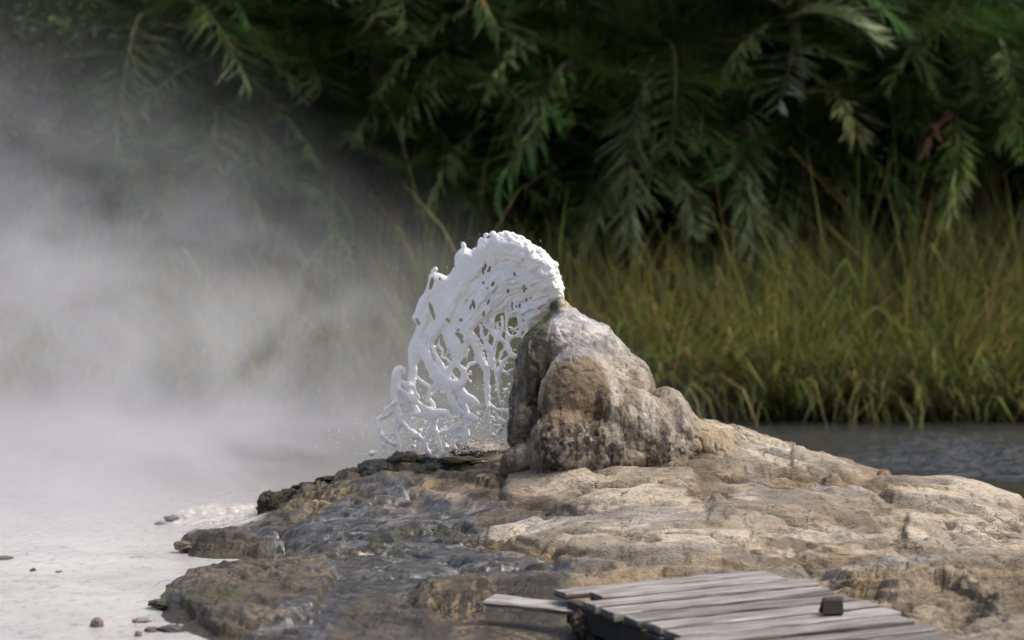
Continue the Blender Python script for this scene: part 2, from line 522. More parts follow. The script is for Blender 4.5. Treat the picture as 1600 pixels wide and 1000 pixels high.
w2 = fbm(XX * 7, DD * 5, 0, 5, 3) * 5
wu, wv = UU + w1 + w2, V0 + 0.45 * fbm(XX * 2.2, DD * 2.2, 0, 9, 4) * 14 + w2 * 0.5
for poly, h, e in LOBES:
    ZB += 1.6 * h * sst(e * 0.5, -e * .8, poly_sdf(wu, wv, poly))
# pits and undercuts: dark hollows (centre, radii, depth)
PITS = [(1220, 739, 75, 6, .07), (1190, 744, 30, 5, .05), (1262, 745, 30, 5, .06), (1320, 952, 26, 12, .10), (1390, 958, 40, 14, .10), (1500, 962, 45, 12, .09), (1300, 850, 40, 4, .03),
        (1170, 828, 50, 5, .03), (1500, 870, 70, 6, .04), (960, 776, 32, 4, .03), (1020, 862, 14, 5, .035), (985, 862, 20, 5, .02), (1560, 828, 40, 6, .04), (1450, 850, 50, 5, .02),
        (760, 770, 30, 8, .03), (560, 800, 22, 6, .02), (650, 770, 14, 16, .03), (1120, 862, 30, 5, .02)]
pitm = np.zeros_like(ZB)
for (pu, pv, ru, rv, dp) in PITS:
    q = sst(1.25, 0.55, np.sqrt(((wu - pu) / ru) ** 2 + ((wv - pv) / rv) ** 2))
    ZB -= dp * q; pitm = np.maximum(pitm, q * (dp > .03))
# the low cliff under the wet shelf, and the hollow under the boardwalk
cl = sst(655, 690, UU + w1) * sst(1.0, 0.0, (UU - 1280) / 120.0)
ZB -= cl * 0.085 * sst(12.18 + 0.06 * w1 / 14, 12.05 + 0.06 * w1 / 14, DD)
slab = np.zeros_like(ZB)
for li in (0, 1, 2, 3, 4, 8, 9):
    slab = np.maximum(slab, sst(4, -10, poly_sdf(wu, wv, LOBES[li][0])))
slab *= .8
nslab = 1 - slab
WETP = [(560, 760), (660, 745), (700, 775), (780, 795), (900, 806), (940, 812), (740, 846), (740, 858), (860, 876), (960, 890), (900, 912), (780, 914), (640, 925), (560, 945), (500, 1010), (420, 1040), (380, 1000), (520, 910), (420, 870), (380, 840), (440, 825), (520, 800)]
wetm = sst(14, -14, poly_sdf(wu, wv, WETP))
nslab *= 1 - .72 * wetm
# terracing: quantised steps, and rough crust
rough_l = sst(820, 560, UU) * sst(11.0, 11.6, DD) + 0.6 * sst(12.5, 12.1, DD)
rough_l = np.clip(rough_l, 0, 1)
T = 0.042
q = ZB / T + 1.1 * fbm(XX * 2.6, DD * 2.0, 0, 21, 4)
fl = np.floor(q); fr = q - fl
ZT = ZB + T * (fl + sst(0.36, 0.64, fr) - q)
vis = sst(-.05, .01, ZB)
nslab = np.maximum(nslab * (1 - .8 * sst(440, 400, UU) * sst(14.9, 15.3, DD)), .08)
ZB = mix(ZB, ZT, 0.75 * vis * nslab)
rid = 1 - np.abs(fbm(XX * 2.2 + 0.4 * DD, DD * 4.2, 0, 31, 5))
ZB += vis * (.3 + .7 * nslab) * (0.030 * (rid - 0.85) + 0.012 * fbm(XX * 9, DD * 8, 0, 41, 4) + 0.004 * fbm(XX * 34, DD * 30, 0, 51, 3))
c1 = np.abs(fbm(XX * 1.3 + 3, DD * 2.0 + .6 * XX, 0, 81, 4, .55)); c2 = np.abs(fbm(XX * 4.2, DD * 5.5, 0, 85, 3, .5)); c3 = np.abs(fbm(XX * 3.0 + 9, DD * 2.2, 0, 87, 5, .62))
cre = np.clip(np.exp(-c1 / .018) + .6 * np.exp(-c2 / .03) * sst(-.1, .25, fbm(XX, DD, 0, 89, 2)), 0, 1)
crk = np.exp(-c3 / .010) * sst(-.1, .2, fbm(XX * 1.2 + 4, DD * 1.2, 0, 91, 2)) * sst(820, 900, UU)
ZB -= vis * (.030 * cre + .012 * crk)
ZB += vis * .035 * (sst(0, .16, c1) - .6)
s1 = 1 - np.abs(fbm(XX * 2.6 + .5 * DD, DD * 9, 0, 93, 4, .6)); s2 = 1 - np.abs(fbm(XX * 12, DD * 16, 0, 95, 3, .6))
ZB += vis * nslab * (.016 * (s1 - .85) + .007 * (s2 - .85))
b2 = fbm(XX * 16, DD * 12, 0, 61, 4)
ZB += vis * nslab * rough_l * (0.022 * np.maximum(b2, 0) ** 1.0 - 0.004)
ZB += vis * wetm * .010 * np.maximum(fbm(XX * 14, DD * 9, 0, 65, 4, .6) - .12, 0) * 4
ZB += vis * sst(11.2, 11.7, DD) * sst(12.9, 12.2, DD) * sst(1280, 1350, UU) * 0.03 * fbm(XX * 8, DD * 7, 0, 71, 4)

Vr = HOR + (CH - ZB) * F / DD
fu, fv = UU.ravel(), V0.ravel()
x, y, z = XX.ravel(), DD.ravel(), ZB.ravel()
wu_, wv_ = wu.ravel(), wv.ravel()
nA = fbm(x * 1.6, y * 1.6, 0, 101, 5); nB = fbm(x * 6, y * 4, 0, 111, 5, 0.6); nC = fbm(x * 22, y * 16, 0, 121, 4, 0.65); nD = fbm(x * 3.2, y * 3.2, 0, 131, 5, 0.6)
nE = fbm(x * 55, y * 40, 0, 141, 3, 0.6)
TAN, PALE, BROWN, DARK, GREY, OLIVE, OCHRE, WHITE = (.36, .275, .178), (.56, .49, .385), (.19, .13, .075), (.03, .027, .022), (.12, .115, .108), (.095, .085, .028), (.40, .27, .095), (.64, .62, .59)
c = np.tile(np.array(TAN), (len(x), 1))
c = cmix(c, PALE, sst(-.15, .35, nA + 0.4 * nB) * 0.75)
c = cmix(c, BROWN, sst(.0, .3, nB + .3 * nC - 0.2 * nA) * 0.85)
c = cmix(c, OCHRE, sst(.15, .4, nD) * 0.35)
wet = np.full(len(x), 0.12)
def zone(poly, e=12):
    return sst(e, -e, poly_sdf(wu_, wv_, poly))
sl_ = slab.ravel()
c = cmix(c, (.68, .59, .455), sl_ * (.65 + .8 * nB))
# grey brown face below the upper right shelf
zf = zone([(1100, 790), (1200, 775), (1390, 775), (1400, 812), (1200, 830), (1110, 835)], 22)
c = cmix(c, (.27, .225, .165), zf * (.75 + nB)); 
# wet grey sheet running from the vent to the shore
zw = wetm.ravel()
zl = zone([(560, 748), (700, 700), (790, 690), (800, 745), (780, 800), (640, 812), (540, 860), (380, 880), (200, 900), (200, 1100), (700, 1100), (900, 1100), (900, 900), (960, 892), (740, 856), (740, 800), (560, 700)], 14)
zl = np.maximum(zl, sst(640, 560, fu + w1.ravel()))
c = cmix(c, mix(np.array(BROWN), np.array(GREY), 0.5) * .62, zl * 0.92)
spk = fbm(x * 15, y * 26, 0, 161, 4, .62)
c = cmix(c, (.115, .115, .118), zw * (0.95 + 0.5 * nB))
c = cmix(c, (.23, .23, .235), zw * sst(.05, .3, fbm(x * 5, y * 12, 0, 163, 4, .6)) * .8)  # pale grey streaks painted in for the sheet's wet glints
c = cmix(c, (.025, .024, .021), zw * sst(-.02, .16, spk + .35 * nD) * .95); wet = np.maximum(wet, zw * 1.2)
wet = np.maximum(wet, zl * 0.7)
# ochre and tan crust among the algae
c = cmix(c, (.44, .33, .16), zone([(440, 800), (480, 765), (560, 752), (590, 765), (520, 800), (450, 815)], 10) * sst(-.3, .3, nB + .2))
c = cmix(c, (.42, .31, .15), zone([(600, 735), (650, 725), (640, 755), (610, 765)], 8))
c = cmix(c, (.40, .30, .14), zone([(660, 745), (780, 705), (795, 740), (760, 780), (700, 790), (650, 770)], 8) * sst(-.45, .1, nB))
c = cmix(c, (.40, .30, .20), zone([(690, 775), (780, 760), (850, 790), (780, 800), (700, 795)], 6) * sst(-.2, .2, nB))
zb = zone([(240, 945), (330, 895), (420, 880), (520, 890), (540, 915), (480, 960), (450, 985), (330, 1000)], 9)
c = cmix(c, (.25, .185, .10), zb * sst(-.15, .2, nB + .3 * nC))
c = cmix(c, OLIVE, zb * sst(.02, .25, nD) * .8)
zr = zone([(640, 920), (880, 912), (880, 1010), (640, 990)], 6)
c = cmix(c, (.30, .21, .10), zr * sst(.05, .3, nB) * 0.8)
zrr = zone([(900, 890), (1640, 870), (1700, 1100), (900, 1100)], 10)
c = cmix(c, (.30, .225, .13), zrr * .55)
# algae specks, mostly on the left and wherever it is wet
al = np.clip(zl + 0.35 * zr, 0, 1)
c = cmix(c, (.055, .06, .025), al * sst(.10, .28, nC + 0.5 * nD) * 0.9)
c = cmix(c, DARK, al * (1 - .6 * zw) * sst(.05, .22, nE * .6 + 0.7 * nB) * 0.9)
c = cmix(c, DARK, zone([(470, 940), (540, 905), (600, 925), (660, 985), (560, 1000), (470, 985)], 16) * .55)
c = cmix(c, DARK, zr * sst(.1, -.15, nB) * 0.85)
c = cmix(c, (.065, .055, .03), sst(.06, -.0, z - POOL_Z) * zl * sst(700, 500, fu) * sst(-.4, .2, nB + .2))
c = cmix(c, (.12, .085, .05), (1 - .5 * zl) * cre.ravel() * .8)
c = cmix(c, (.06, .042, .028), crk.ravel() * .9)
c = cmix(c, (.13, .095, .06), sst(.93, .995, s1.ravel()) * sst(-.1, .3, nA + nB) * .55 * (1 - .6 * sl_))
c = cmix(c, (.10, .07, .045), sst(.95, 1.0, s2.ravel()) * sst(0, .4, nD + nC) * .5 * (1 - .7 * sl_))
# pale crusts
for (pu, pv, ru, rv, s_) in [(1175, 789, 34, 7, 1), (820, 836, 62, 15, .75), (1040, 716, 34, 11, .8), (1000, 828, 90, 22, .55), (1310, 766, 70, 5, .5), (1500, 860, 90, 26, .55), (1130, 762, 90, 10, .4), (1185, 718, 60, 20, .5), (1480, 800, 60, 12, .4), (1300, 840, 90, 16, .4), (930, 868, 40, 5, .5), (572, 868, 14, 4, .9)]:
    q = sst(1.2, .6, np.sqrt(((wu_ - pu) / ru) ** 2 + ((wv_ - pv) / rv) ** 2) + .35 * nB)
    c = cmix(c, (.70, .64, .55), q * s_ * .8)
c = cmix(c, (.36, .25, .05), zone([(755, 852), (830, 862), (870, 868), (860, 874), (790, 866), (750, 858)], 4) * .8)
q = sst(.02, .22, fbm(x * 2.4 + 7, y * 5.5, 0, 171, 5, .6)) * (1 - zl) * (.9 - .35 * sl_)
c = cmix(c, (.17, .125, .08), q * .8)
c = cmix(c, (.24, .225, .20), sst(.15, .35, fbm(x * 1.5 + 2, y * 4, 0, 173, 4, .6)) * (1 - zl) * .6)
# damp grey slicks on the right
for poly in ([(1210, 770), (1340, 760), (1380, 762), (1330, 772), (1240, 777)], [(1270, 905), (1400, 897), (1470, 902), (1420, 912), (1290, 916)]):
    q = zone(poly, 4); c = cmix(c, (.33, .31, .28), q * .8); wet = np.maximum(wet, q * .8)
# white sinter lying in the pool at the back left
q = sst(430, 390, wu_) * sst(15.0, 15.5, y)
c = cmix(c, WHITE, q * .95); wet = np.maximum(wet, q * 1.1)
# darker brown in the pits, specks on the tan rock
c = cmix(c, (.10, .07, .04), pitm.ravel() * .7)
c = cmix(c, (.13, .09, .05), (1 - al) * sst(.30, .42, nC * .7 + nE * .4 + .3 * nD) * .8)
terr_cols = np.concatenate([np.clip((c * .9 + c.mean(1, keepdims=True) * .1) * .88, .01, .85), wet[:, None]], 1)
nu, ndp = len(GU), len(GD)
idx = np.arange(nu * ndp).reshape(ndp, nu)
fq = np.stack([idx[:-1, :-1], idx[:-1, 1:], idx[1:, 1:], idx[1:, :-1]], -1).reshape(-1, 4)
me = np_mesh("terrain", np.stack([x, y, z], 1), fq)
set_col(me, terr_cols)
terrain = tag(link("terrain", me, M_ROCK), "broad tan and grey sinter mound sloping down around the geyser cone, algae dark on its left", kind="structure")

def ground_z(u, d):
    i = int(np.clip(np.searchsorted(GD, d), 0, ndp - 1)); j = int(np.clip(np.searchsorted(GU, u), 0, nu - 1))
    return float(ZB[i, j])

# ------------------------------------------------------------------ river, hot pool, far bank and ground
def grid_plane(name, x0, x1, y0, y1, z, nx, ny, mat, label):
    xs = np.linspace(x0, x1, nx); ys = np.linspace(y0, y1, ny)
    X, Y = np.meshgrid(xs, ys)
    i = np.arange(nx * ny).reshape(ny, nx)
    f = np.stack([i[:-1, :-1], i[:-1, 1:], i[1:, 1:], i[1:, :-1]], -1).reshape(-1, 4)
    me = np_mesh(name, np.stack([X.ravel(), Y.ravel(), np.full(X.size, z)], 1), f)
    return tag(link(name, me, mat), label, kind="structure")

def river_mesh():
    xs = np.concatenate([np.linspace(-60, -3, 20), np.arange(-2.5, 7.6, .020), np.linspace(8, 60, 16)])
    ys = np.concatenate([np.linspace(-5, 16, 16), np.arange(16.5, 28.6, .022), np.linspace(29, 33, 4)])
    X, Y = np.meshgrid(xs, ys)
    Xw, Yw = X + .10 * vnoise(X * 2, Y * 2, 0, 501), Y + .10 * vnoise(X * 2, Y * 2, 0, 502)
    A = (.0011 + 0.015 * sst(26.4, 24.6, Y + .7 * vnoise(X * .5, Y * .4, 0, 503)) * sst(19.4, 21.3, Y)) * (.65 + .6 * vnoise(X * .8, Y * .9, 0, 504)) + .0018
    h = 1 - 2 * np.abs(vnoise(Xw * 4.2, Yw * 11.0, 0, 505)) + .6 * (1 - 2 * np.abs(vnoise(Xw * 9, Yw * 19, 0, 506))) + .35 * vnoise(Xw * 22, Yw * 22, 0, 507)
    A = A * sst(-2.5, -1.5, X) * sst(7.6, 6.8, X) * sst(16.5, 17, Y) * sst(28.6, 28, Y)
    Z = RIVER_Z + A * h * 1.5
    i = np.arange(X.size).reshape(X.shape)
    f = np.stack([i[:-1, :-1], i[:-1, 1:], i[1:, 1:], i[1:, :-1]], -1).reshape(-1, 4)
    me = np_mesh("river", np.stack([X.ravel(), Y.ravel(), Z.ravel()], 1), f)
    return tag(link("river", me, river_material()), "dark rippled river between the sinter mound and the reedy bank", kind="structure")
river = river_mesh()
pool = grid_plane("hot_pool_water", -14, 0.35, 9.0, 28.3, POOL_Z, 40, 40, pool_material(), "shallow milky steaming hot pool left of the mound")
for vtx in pool.data.vertices:      # the right edge runs under the mound
    xr = float(np.interp(vtx.co.y, [9, 14, 15.5, 24.5], [-0.75, -0.75, 0.2, 0.35]))
    vtx.co.x = -14 + (vtx.co.x + 14) * (xr + 14) / 14.35

M_SOIL, nt, b, _ = new_mat("bank_soil")
geo = nd(nt, "ShaderNodeNewGeometry")
nt.links.new(ramp(nt, noise(nt, geo.outputs["Position"], 2.0, 5), [(0.3, (0.018, 0.014, 0.009)), (0.7, (0.05, 0.04, 0.022))]), b.inputs["Base Color"])
b.inputs["Roughness"].default_value = 1
b.inputs["Specular IOR Level"].default_value = 0.1
gx = np.concatenate([np.linspace(-400, -14, 14), np.linspace(-12, 12, 60), np.linspace(14, 400, 14)])
gy = np.array([-40, 0, 6, 9, 24, 28.2, 28.7, 29.2, 29.8, 30.5, 31.5, 33, 36, 40, 46, 60, 90, 160, 300, 600, 900.])
gz = np.array([-1.0, -1.0, -1.0, -1.0, -.9, -.3, -.08, .10, .25, .38, .48, .55, .7, .9, 1.2, 2.0, 3.5, 6, 9, 12, 14.])
def bank_z(X, Y):
    return np.interp(Y + 0.25 * vnoise(X * 0.8, 0 * X, 0, 5), gy, gz) + 0.0
X, Y = np.meshgrid(gx, gy)
Zg = bank_z(X, Y)
i = np.arange(X.size).reshape(X.shape)
f = np.stack([i[:-1, :-1], i[:-1, 1:], i[1:, 1:], i[1:, :-1]], -1).reshape(-1, 4)
tag(link("ground", np_mesh("ground", np.stack([X.ravel(), Y.ravel(), Zg.ravel()], 1), f), M_SOIL), "dark soil of the far bank rising behind the river", kind="structure")

# ------------------------------------------------------------------ geyser cone
CD = 15.0
K = F / CD
cf = Field(770, 1160, 450, 790, -190, 190, 2.0)
cf.capsule((875, 480, 0), (893, 545, 0), 13, 42, 8)
cf.capsule((893, 545, 0), (915, 640, 0), 44, 92, 10)
cf.capsule((892, 498, 12), (925, 535, 20), 16, 34, 8)
cf.capsule((930, 535, 25), (972, 590, 25), 30, 38, 10)
cf.ellipsoid((985, 610, 15), (38, 46, 60), 0, 16)
cf.ellipsoid((940, 700, 0), (130, 80, 150), 0, 16)
cf.ellipsoid((902, 622, -72), (60, 80, 60), 0.10, 5)          # big brown dome
cf.ellipsoid((945, 628, -100), (22, 38, 30), -0.2, 6)
cf.ellipsoid((884, 696, -108), (54, 60, 58), 0.05, 5)         # lower dome
cf.ellipsoid((985, 668, -85), (58, 64, 55), 0.1, 7)           # right dome
cf.ellipsoid((1022, 690, -75), (38, 60, 48), 0.0, 7)
cf.ellipsoid((1046, 652, -20), (32, 48, 60), -0.15, 9)
cf.ellipsoid((1062, 690, -30), (34, 52, 60), 0, 10)
cf.ellipsoid((1115, 702, 10), (75, 36, 80), 0.42, 22)
cf.ellipsoid((836, 580, 0), (33, 72, 48), 0.12, 7)            # left buttress
cf.ellipsoid((824, 628, 5), (28, 40, 48), 0, 8)
cf.ellipsoid((818, 668, -25), (26, 42, 42), 0.1, 5)
cf.ellipsoid((812, 722, -70), (24, 34, 34), 0.75, 6)
cf.ellipsoid((848, 716, -60), (30, 40, 50), 0.3, 8)
cf.ellipsoid((872, 538, -18), (34, 40, 30), 0.2, 10)
cf.ellipsoid((958, 722, -120), (44, 24, 34), 0.0, 12)
u, v, w = np.meshgrid(cf.u, cf.v, cf.w, indexing='ij')
near = np.abs(cf.F) < 16
un, vn, wn_ = u[near], v[near], w[near]
disp = 5.0 * fbm(un / 46, vn / 60, wn_ / 46, 7, 3) + 2.0 * fbm(un / 13, vn / 26, wn_ / 13, 9, 4) + 1.3 * vnoise(un / 4.5, vn / 5, wn_ / 4.5, 12)
disp += 2.2 * sst(590, 640, vn) * (1 - 2 * np.abs(vnoise(un / 15 + .6 * vnoise(un / 30, vn / 30, wn_ / 30, 18), vn / 95, wn_ / 15, 17)))
rd = np.abs(vnoise(un / 17, vn / 55, wn_ / 17, 15)); disp += -2.4 * sst(.16, 0, rd)
low = sst(600, 700, vn)
disp -= 2.2 * low * sst(.18, 0, np.abs(vnoise(un / 24 + 5, vn / 30, wn_ / 24, 25)))
cf.F[near] -= disp.astype(np.float32)
# the vent: a bowl opening to the left at the top
cf.F = np.maximum(cf.F, -(np.sqrt(((u - 868) / 1.25) ** 2 + ((v - 462)) ** 2 + (w / 1.1) ** 2) - 9.5).astype(np.float32))
V, Q = cf.mesh()
cu, cv, cw = V[:, 0], V[:, 1], V[:, 2]
d_ = CD + cw / K
cone_v = np.stack([(cu - 800) * d_ / F, d_, CH - (cv - HOR) * d_ / F], 1)
n1 = fbm(cu / 60, cv / 60, cw / 60, 71, 4); n2 = fbm(cu / 18, cv / 24, cw / 18, 73, 4, .6); n3 = fbm(cu / 6, cv / 7, cw / 6, 75, 3, .6)
strk = fbm(cu / 7, cv / 60, cw / 7, 77, 3)
c = np.tile(np.array((.345, .305, .24)), (len(cu), 1))
c = cmix(c, (.25, .185, .115), sst(-.1, .3, n1) * .8)
c = cmix(c, (.47, .435, .375), sst(.05, .4, n2 + .5 * strk) * .7)
top = sst(585, 510, cv + 18 * n2) * sst(848, 868, cu + 8 * n2)
c = cmix(c, (.36, .35, .375), top * .9)
c = cmix(c, (.50, .50, .51), top * sst(.1, .35, n2 + .4 * n3) * .7)
c = cmix(c, (.24, .24, .28), sst(560, 545, cv + 14 * n2) * sst(915, 930, cu) * sst(958, 942, cu) * sst(515, 530, cv) * .7)
c = cmix(c, (.50, .46, .40), sst(.05, .3, n2) * sst(940, 965, cu) * sst(640, 560, cv) * .7)
dome = sst(1.05, .85, np.sqrt(((cu - 900) / 58) ** 2 + ((cv - 622) / 76) ** 2)) * sst(-40, -70, cw)
c = cmix(c, (.23, .165, .10), dome * .85)
ring = sst(.16, .02, np.abs(np.sqrt(((cu - 902) / 60) ** 2 + ((cv - 622) / 79) ** 2) - .97)) * sst(660, 600, cv) * sst(-20, -40, cw)
c = cmix(c, (.48, .44, .38), ring * .75)
c = cmix(c, (.30, .30, .32), sst(1, .6, np.sqrt(((cu - 895) / 42) ** 2 + ((cv - 548) / 15) ** 2)) * .8)
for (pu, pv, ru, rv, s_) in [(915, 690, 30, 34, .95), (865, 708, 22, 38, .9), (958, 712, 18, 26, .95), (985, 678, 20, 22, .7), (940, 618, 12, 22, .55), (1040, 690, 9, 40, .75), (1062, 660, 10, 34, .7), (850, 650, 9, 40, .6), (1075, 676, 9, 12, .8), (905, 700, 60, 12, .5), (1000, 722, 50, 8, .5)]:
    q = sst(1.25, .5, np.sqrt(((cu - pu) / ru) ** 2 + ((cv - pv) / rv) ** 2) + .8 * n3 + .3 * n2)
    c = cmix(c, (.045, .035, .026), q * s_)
c = cmix(c, (.52, .49, .45), sst(.1, .32, n3 + .5 * n2) * sst(640, 690, cv) * sst(900, 860, np.abs(cu - 60)) * .5)
for (pu, pv, ru, rv) in [(962, 640, 7, 62), (1010, 640, 8, 40), (1022, 660, 5, 50), (935, 520, 30, 14)]:
    q = sst(1.1, .4, np.sqrt(((cu - pu - 6 * n2) / ru) ** 2 + ((cv - pv) / rv) ** 2) + .5 * n3)
    c = cmix(c, (.55, .52, .47), q * .7)
c = cmix(c, (.40, .32, .22), sst(1075, 1100, cu + 10 * n2) * .9)
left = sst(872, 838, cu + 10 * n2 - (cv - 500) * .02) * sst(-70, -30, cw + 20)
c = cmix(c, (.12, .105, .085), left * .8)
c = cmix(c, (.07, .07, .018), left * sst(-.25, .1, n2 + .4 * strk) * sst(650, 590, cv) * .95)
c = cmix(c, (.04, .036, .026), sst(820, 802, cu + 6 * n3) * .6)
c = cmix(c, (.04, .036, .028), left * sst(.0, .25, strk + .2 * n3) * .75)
vent = sst(24, 12, np.sqrt((cu - 868) ** 2 + (cv - 470) ** 2)) * sst(880, 868, cu)
c = cmix(c, (.05, .055, .018), vent * .95)
c = cmix(c, (.33, .26, .12), sst(14, 6, np.sqrt((cu - 884) ** 2 + (cv - 475) ** 2)) * .7)
wetc = .3 + .5 * left + .5 * top + .2 * sst(.1, .3, n2)
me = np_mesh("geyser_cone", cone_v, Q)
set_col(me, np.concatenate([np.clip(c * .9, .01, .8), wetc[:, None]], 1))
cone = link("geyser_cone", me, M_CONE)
tag(cone, "bulging brown and grey mineral cone spouting white water from its tip", "geyser cone")

# ------------------------------------------------------------------ geyser jet
sf = Field(580, 895, 350, 722, -40, 40, 1.0)
def bend(u, v):
    """how far behind the cone's middle the falling curtain hangs, in metres"""
    return 0.02 + 0.72 * sst(870, 600, u) + 0.05 * np.sin(u / 31.0) * sst(400, 560, v)
BODY = [(884, 468), (876, 445), (868, 428), (862, 412), (852, 402), (840, 392), (828, 384), (815, 378), (800, 369), (785, 364), (772, 366), (760, 376), (750, 384), (740, 392), (730, 386), (724, 388), (716, 395), (711, 405), (712, 418), (702, 424), (696, 430), (688, 427), (680, 422),
        (673, 428), (668, 442), (660, 460), (655, 474), (648, 489), (645, 496), (652, 508), (660, 520), (664, 534), (672, 546), (680, 532), (692, 521), (700, 534), (705, 550), (716, 560), (728, 548), (736, 532), (740, 520), (748, 508), (756, 504), (766, 512), (776, 508), (780, 492), (790, 488), (797, 494), (806, 492), (814, 500), (822, 515), (832, 512), (845, 498), (858, 484)]
u, v = np.meshgrid(sf.u, sf.v, indexing='ij')
wob_u = u + 3.5 * vnoise(u / 13, v / 13, 0, 5); wob_v = v + 3.5 * vnoise(u / 13, v / 13, 0, 6)
bd = poly_sdf(wob_u, wob_v, BODY)
# flow lines run out of the vent and fall to the left
rad = np.hypot(u - 858, v - 560); ang = np.arctan2(560 - v, 858 - u)
flow = fbm(rad / 20 + .5 * vnoise(u / 25, v / 25, 0, 3), ang * 2.0, 0, 201, 3, .42)
relief = 15 * flow + 7 * fbm(u / 26, v / 34, 0, 205, 3, .4) + 3.2 * (1 - 2 * np.abs(vnoise(rad / 7 + .5 * vnoise(u / 12, v / 12, 0, 4), ang * 3.5, 0, 211))) * sst(540, 480, v)
jetd = np.hypot((u - 828), (v - 470))
thick = 9 + 3 * fbm(u / 12, v / 18, 0, 207, 2) + 2.0 * sst(520, 420, v)
th2 = np.minimum(thick, np.maximum(-bd, 0) * 1.1 + 1.5)
# small torn holes where the sheet is thinnest
HOLES = [(674, 443, 3.2, 11, .25), (675, 486, 3, 15, -.3), (653, 503, 3, 7, -.5), (715, 528, 9, 9, 0), (756, 517, 6.5, 8, 0), (718, 532, 7, 5, .5), (794, 455, 2.5, 4, 0), (687, 436, 1.6, 3.5, 0), (790, 513, 3, 6, .2), (776, 500, 3, 9, .2), (812, 478, 1.6, 5, 0),
         (770, 444, 2.5, 5, .4), (740, 476, 2.5, 8, -.2), (735, 480, 2, 6, .2), (843, 482, 2, 3, 0), (756, 490, 2, 5, 0), (763, 472, 2, 5, .3), (720, 500, 3, 3, 0), (700, 500, 2, 5, -.6)]
hol = np.full(u.shape, 50.0)
for (hu, hv, a, b_, r_) in HOLES:
    cc, ss = math.cos(r_), math.sin(r_)
    du = (u - hu) * cc + (v - hv) * ss; dv = -(u - hu) * ss + (v - hv) * cc
    hol = np.minimum(hol, (np.sqrt((du / a) ** 2 + (dv / b_) ** 2) - 1) * min(a, b_))
tiny = vnoise(u / 3.2, v / 4.6, 0, 31) + .35 * vnoise(u / 1.7, v / 1.7, 0, 33)
for (hu, hv, a, b_, r_) in [(760, 424, 12, 17, -.3), (824, 464, 6, 26, -.25), (808, 430, 12, 4, .7), (778, 452, 12, 8, 0), (716, 524, 12, 12, 0), (735, 470, 7, 16, 0), (800, 478, 12, 12, 0), (820, 500, 4, 14, -.2), (775, 505, 22, 12, 0), (757, 445, 8, 10, 0)]:
    cc, ss = math.cos(r_), math.sin(r_)
    du = (u - hu) * cc + (v - hv) * ss; dv = -(u - hu) * ss + (v - hv) * cc
    q = np.sqrt((du / a) ** 2 + (dv / b_) ** 2)
    hol = np.minimum(hol, np.where(q < 1.15, (.42 - tiny + np.maximum(q - .6, 0) * 1.5) * 4, 50))
W = sf.w[None, None, :]
side = np.abs(W - relief[:, :, None]) - th2[:, :, None]
body = np.maximum(side * .8, np.maximum(bd, -hol)[:, :, None])
sf.F = np.minimum(sf.F, body.astype(np.float32))
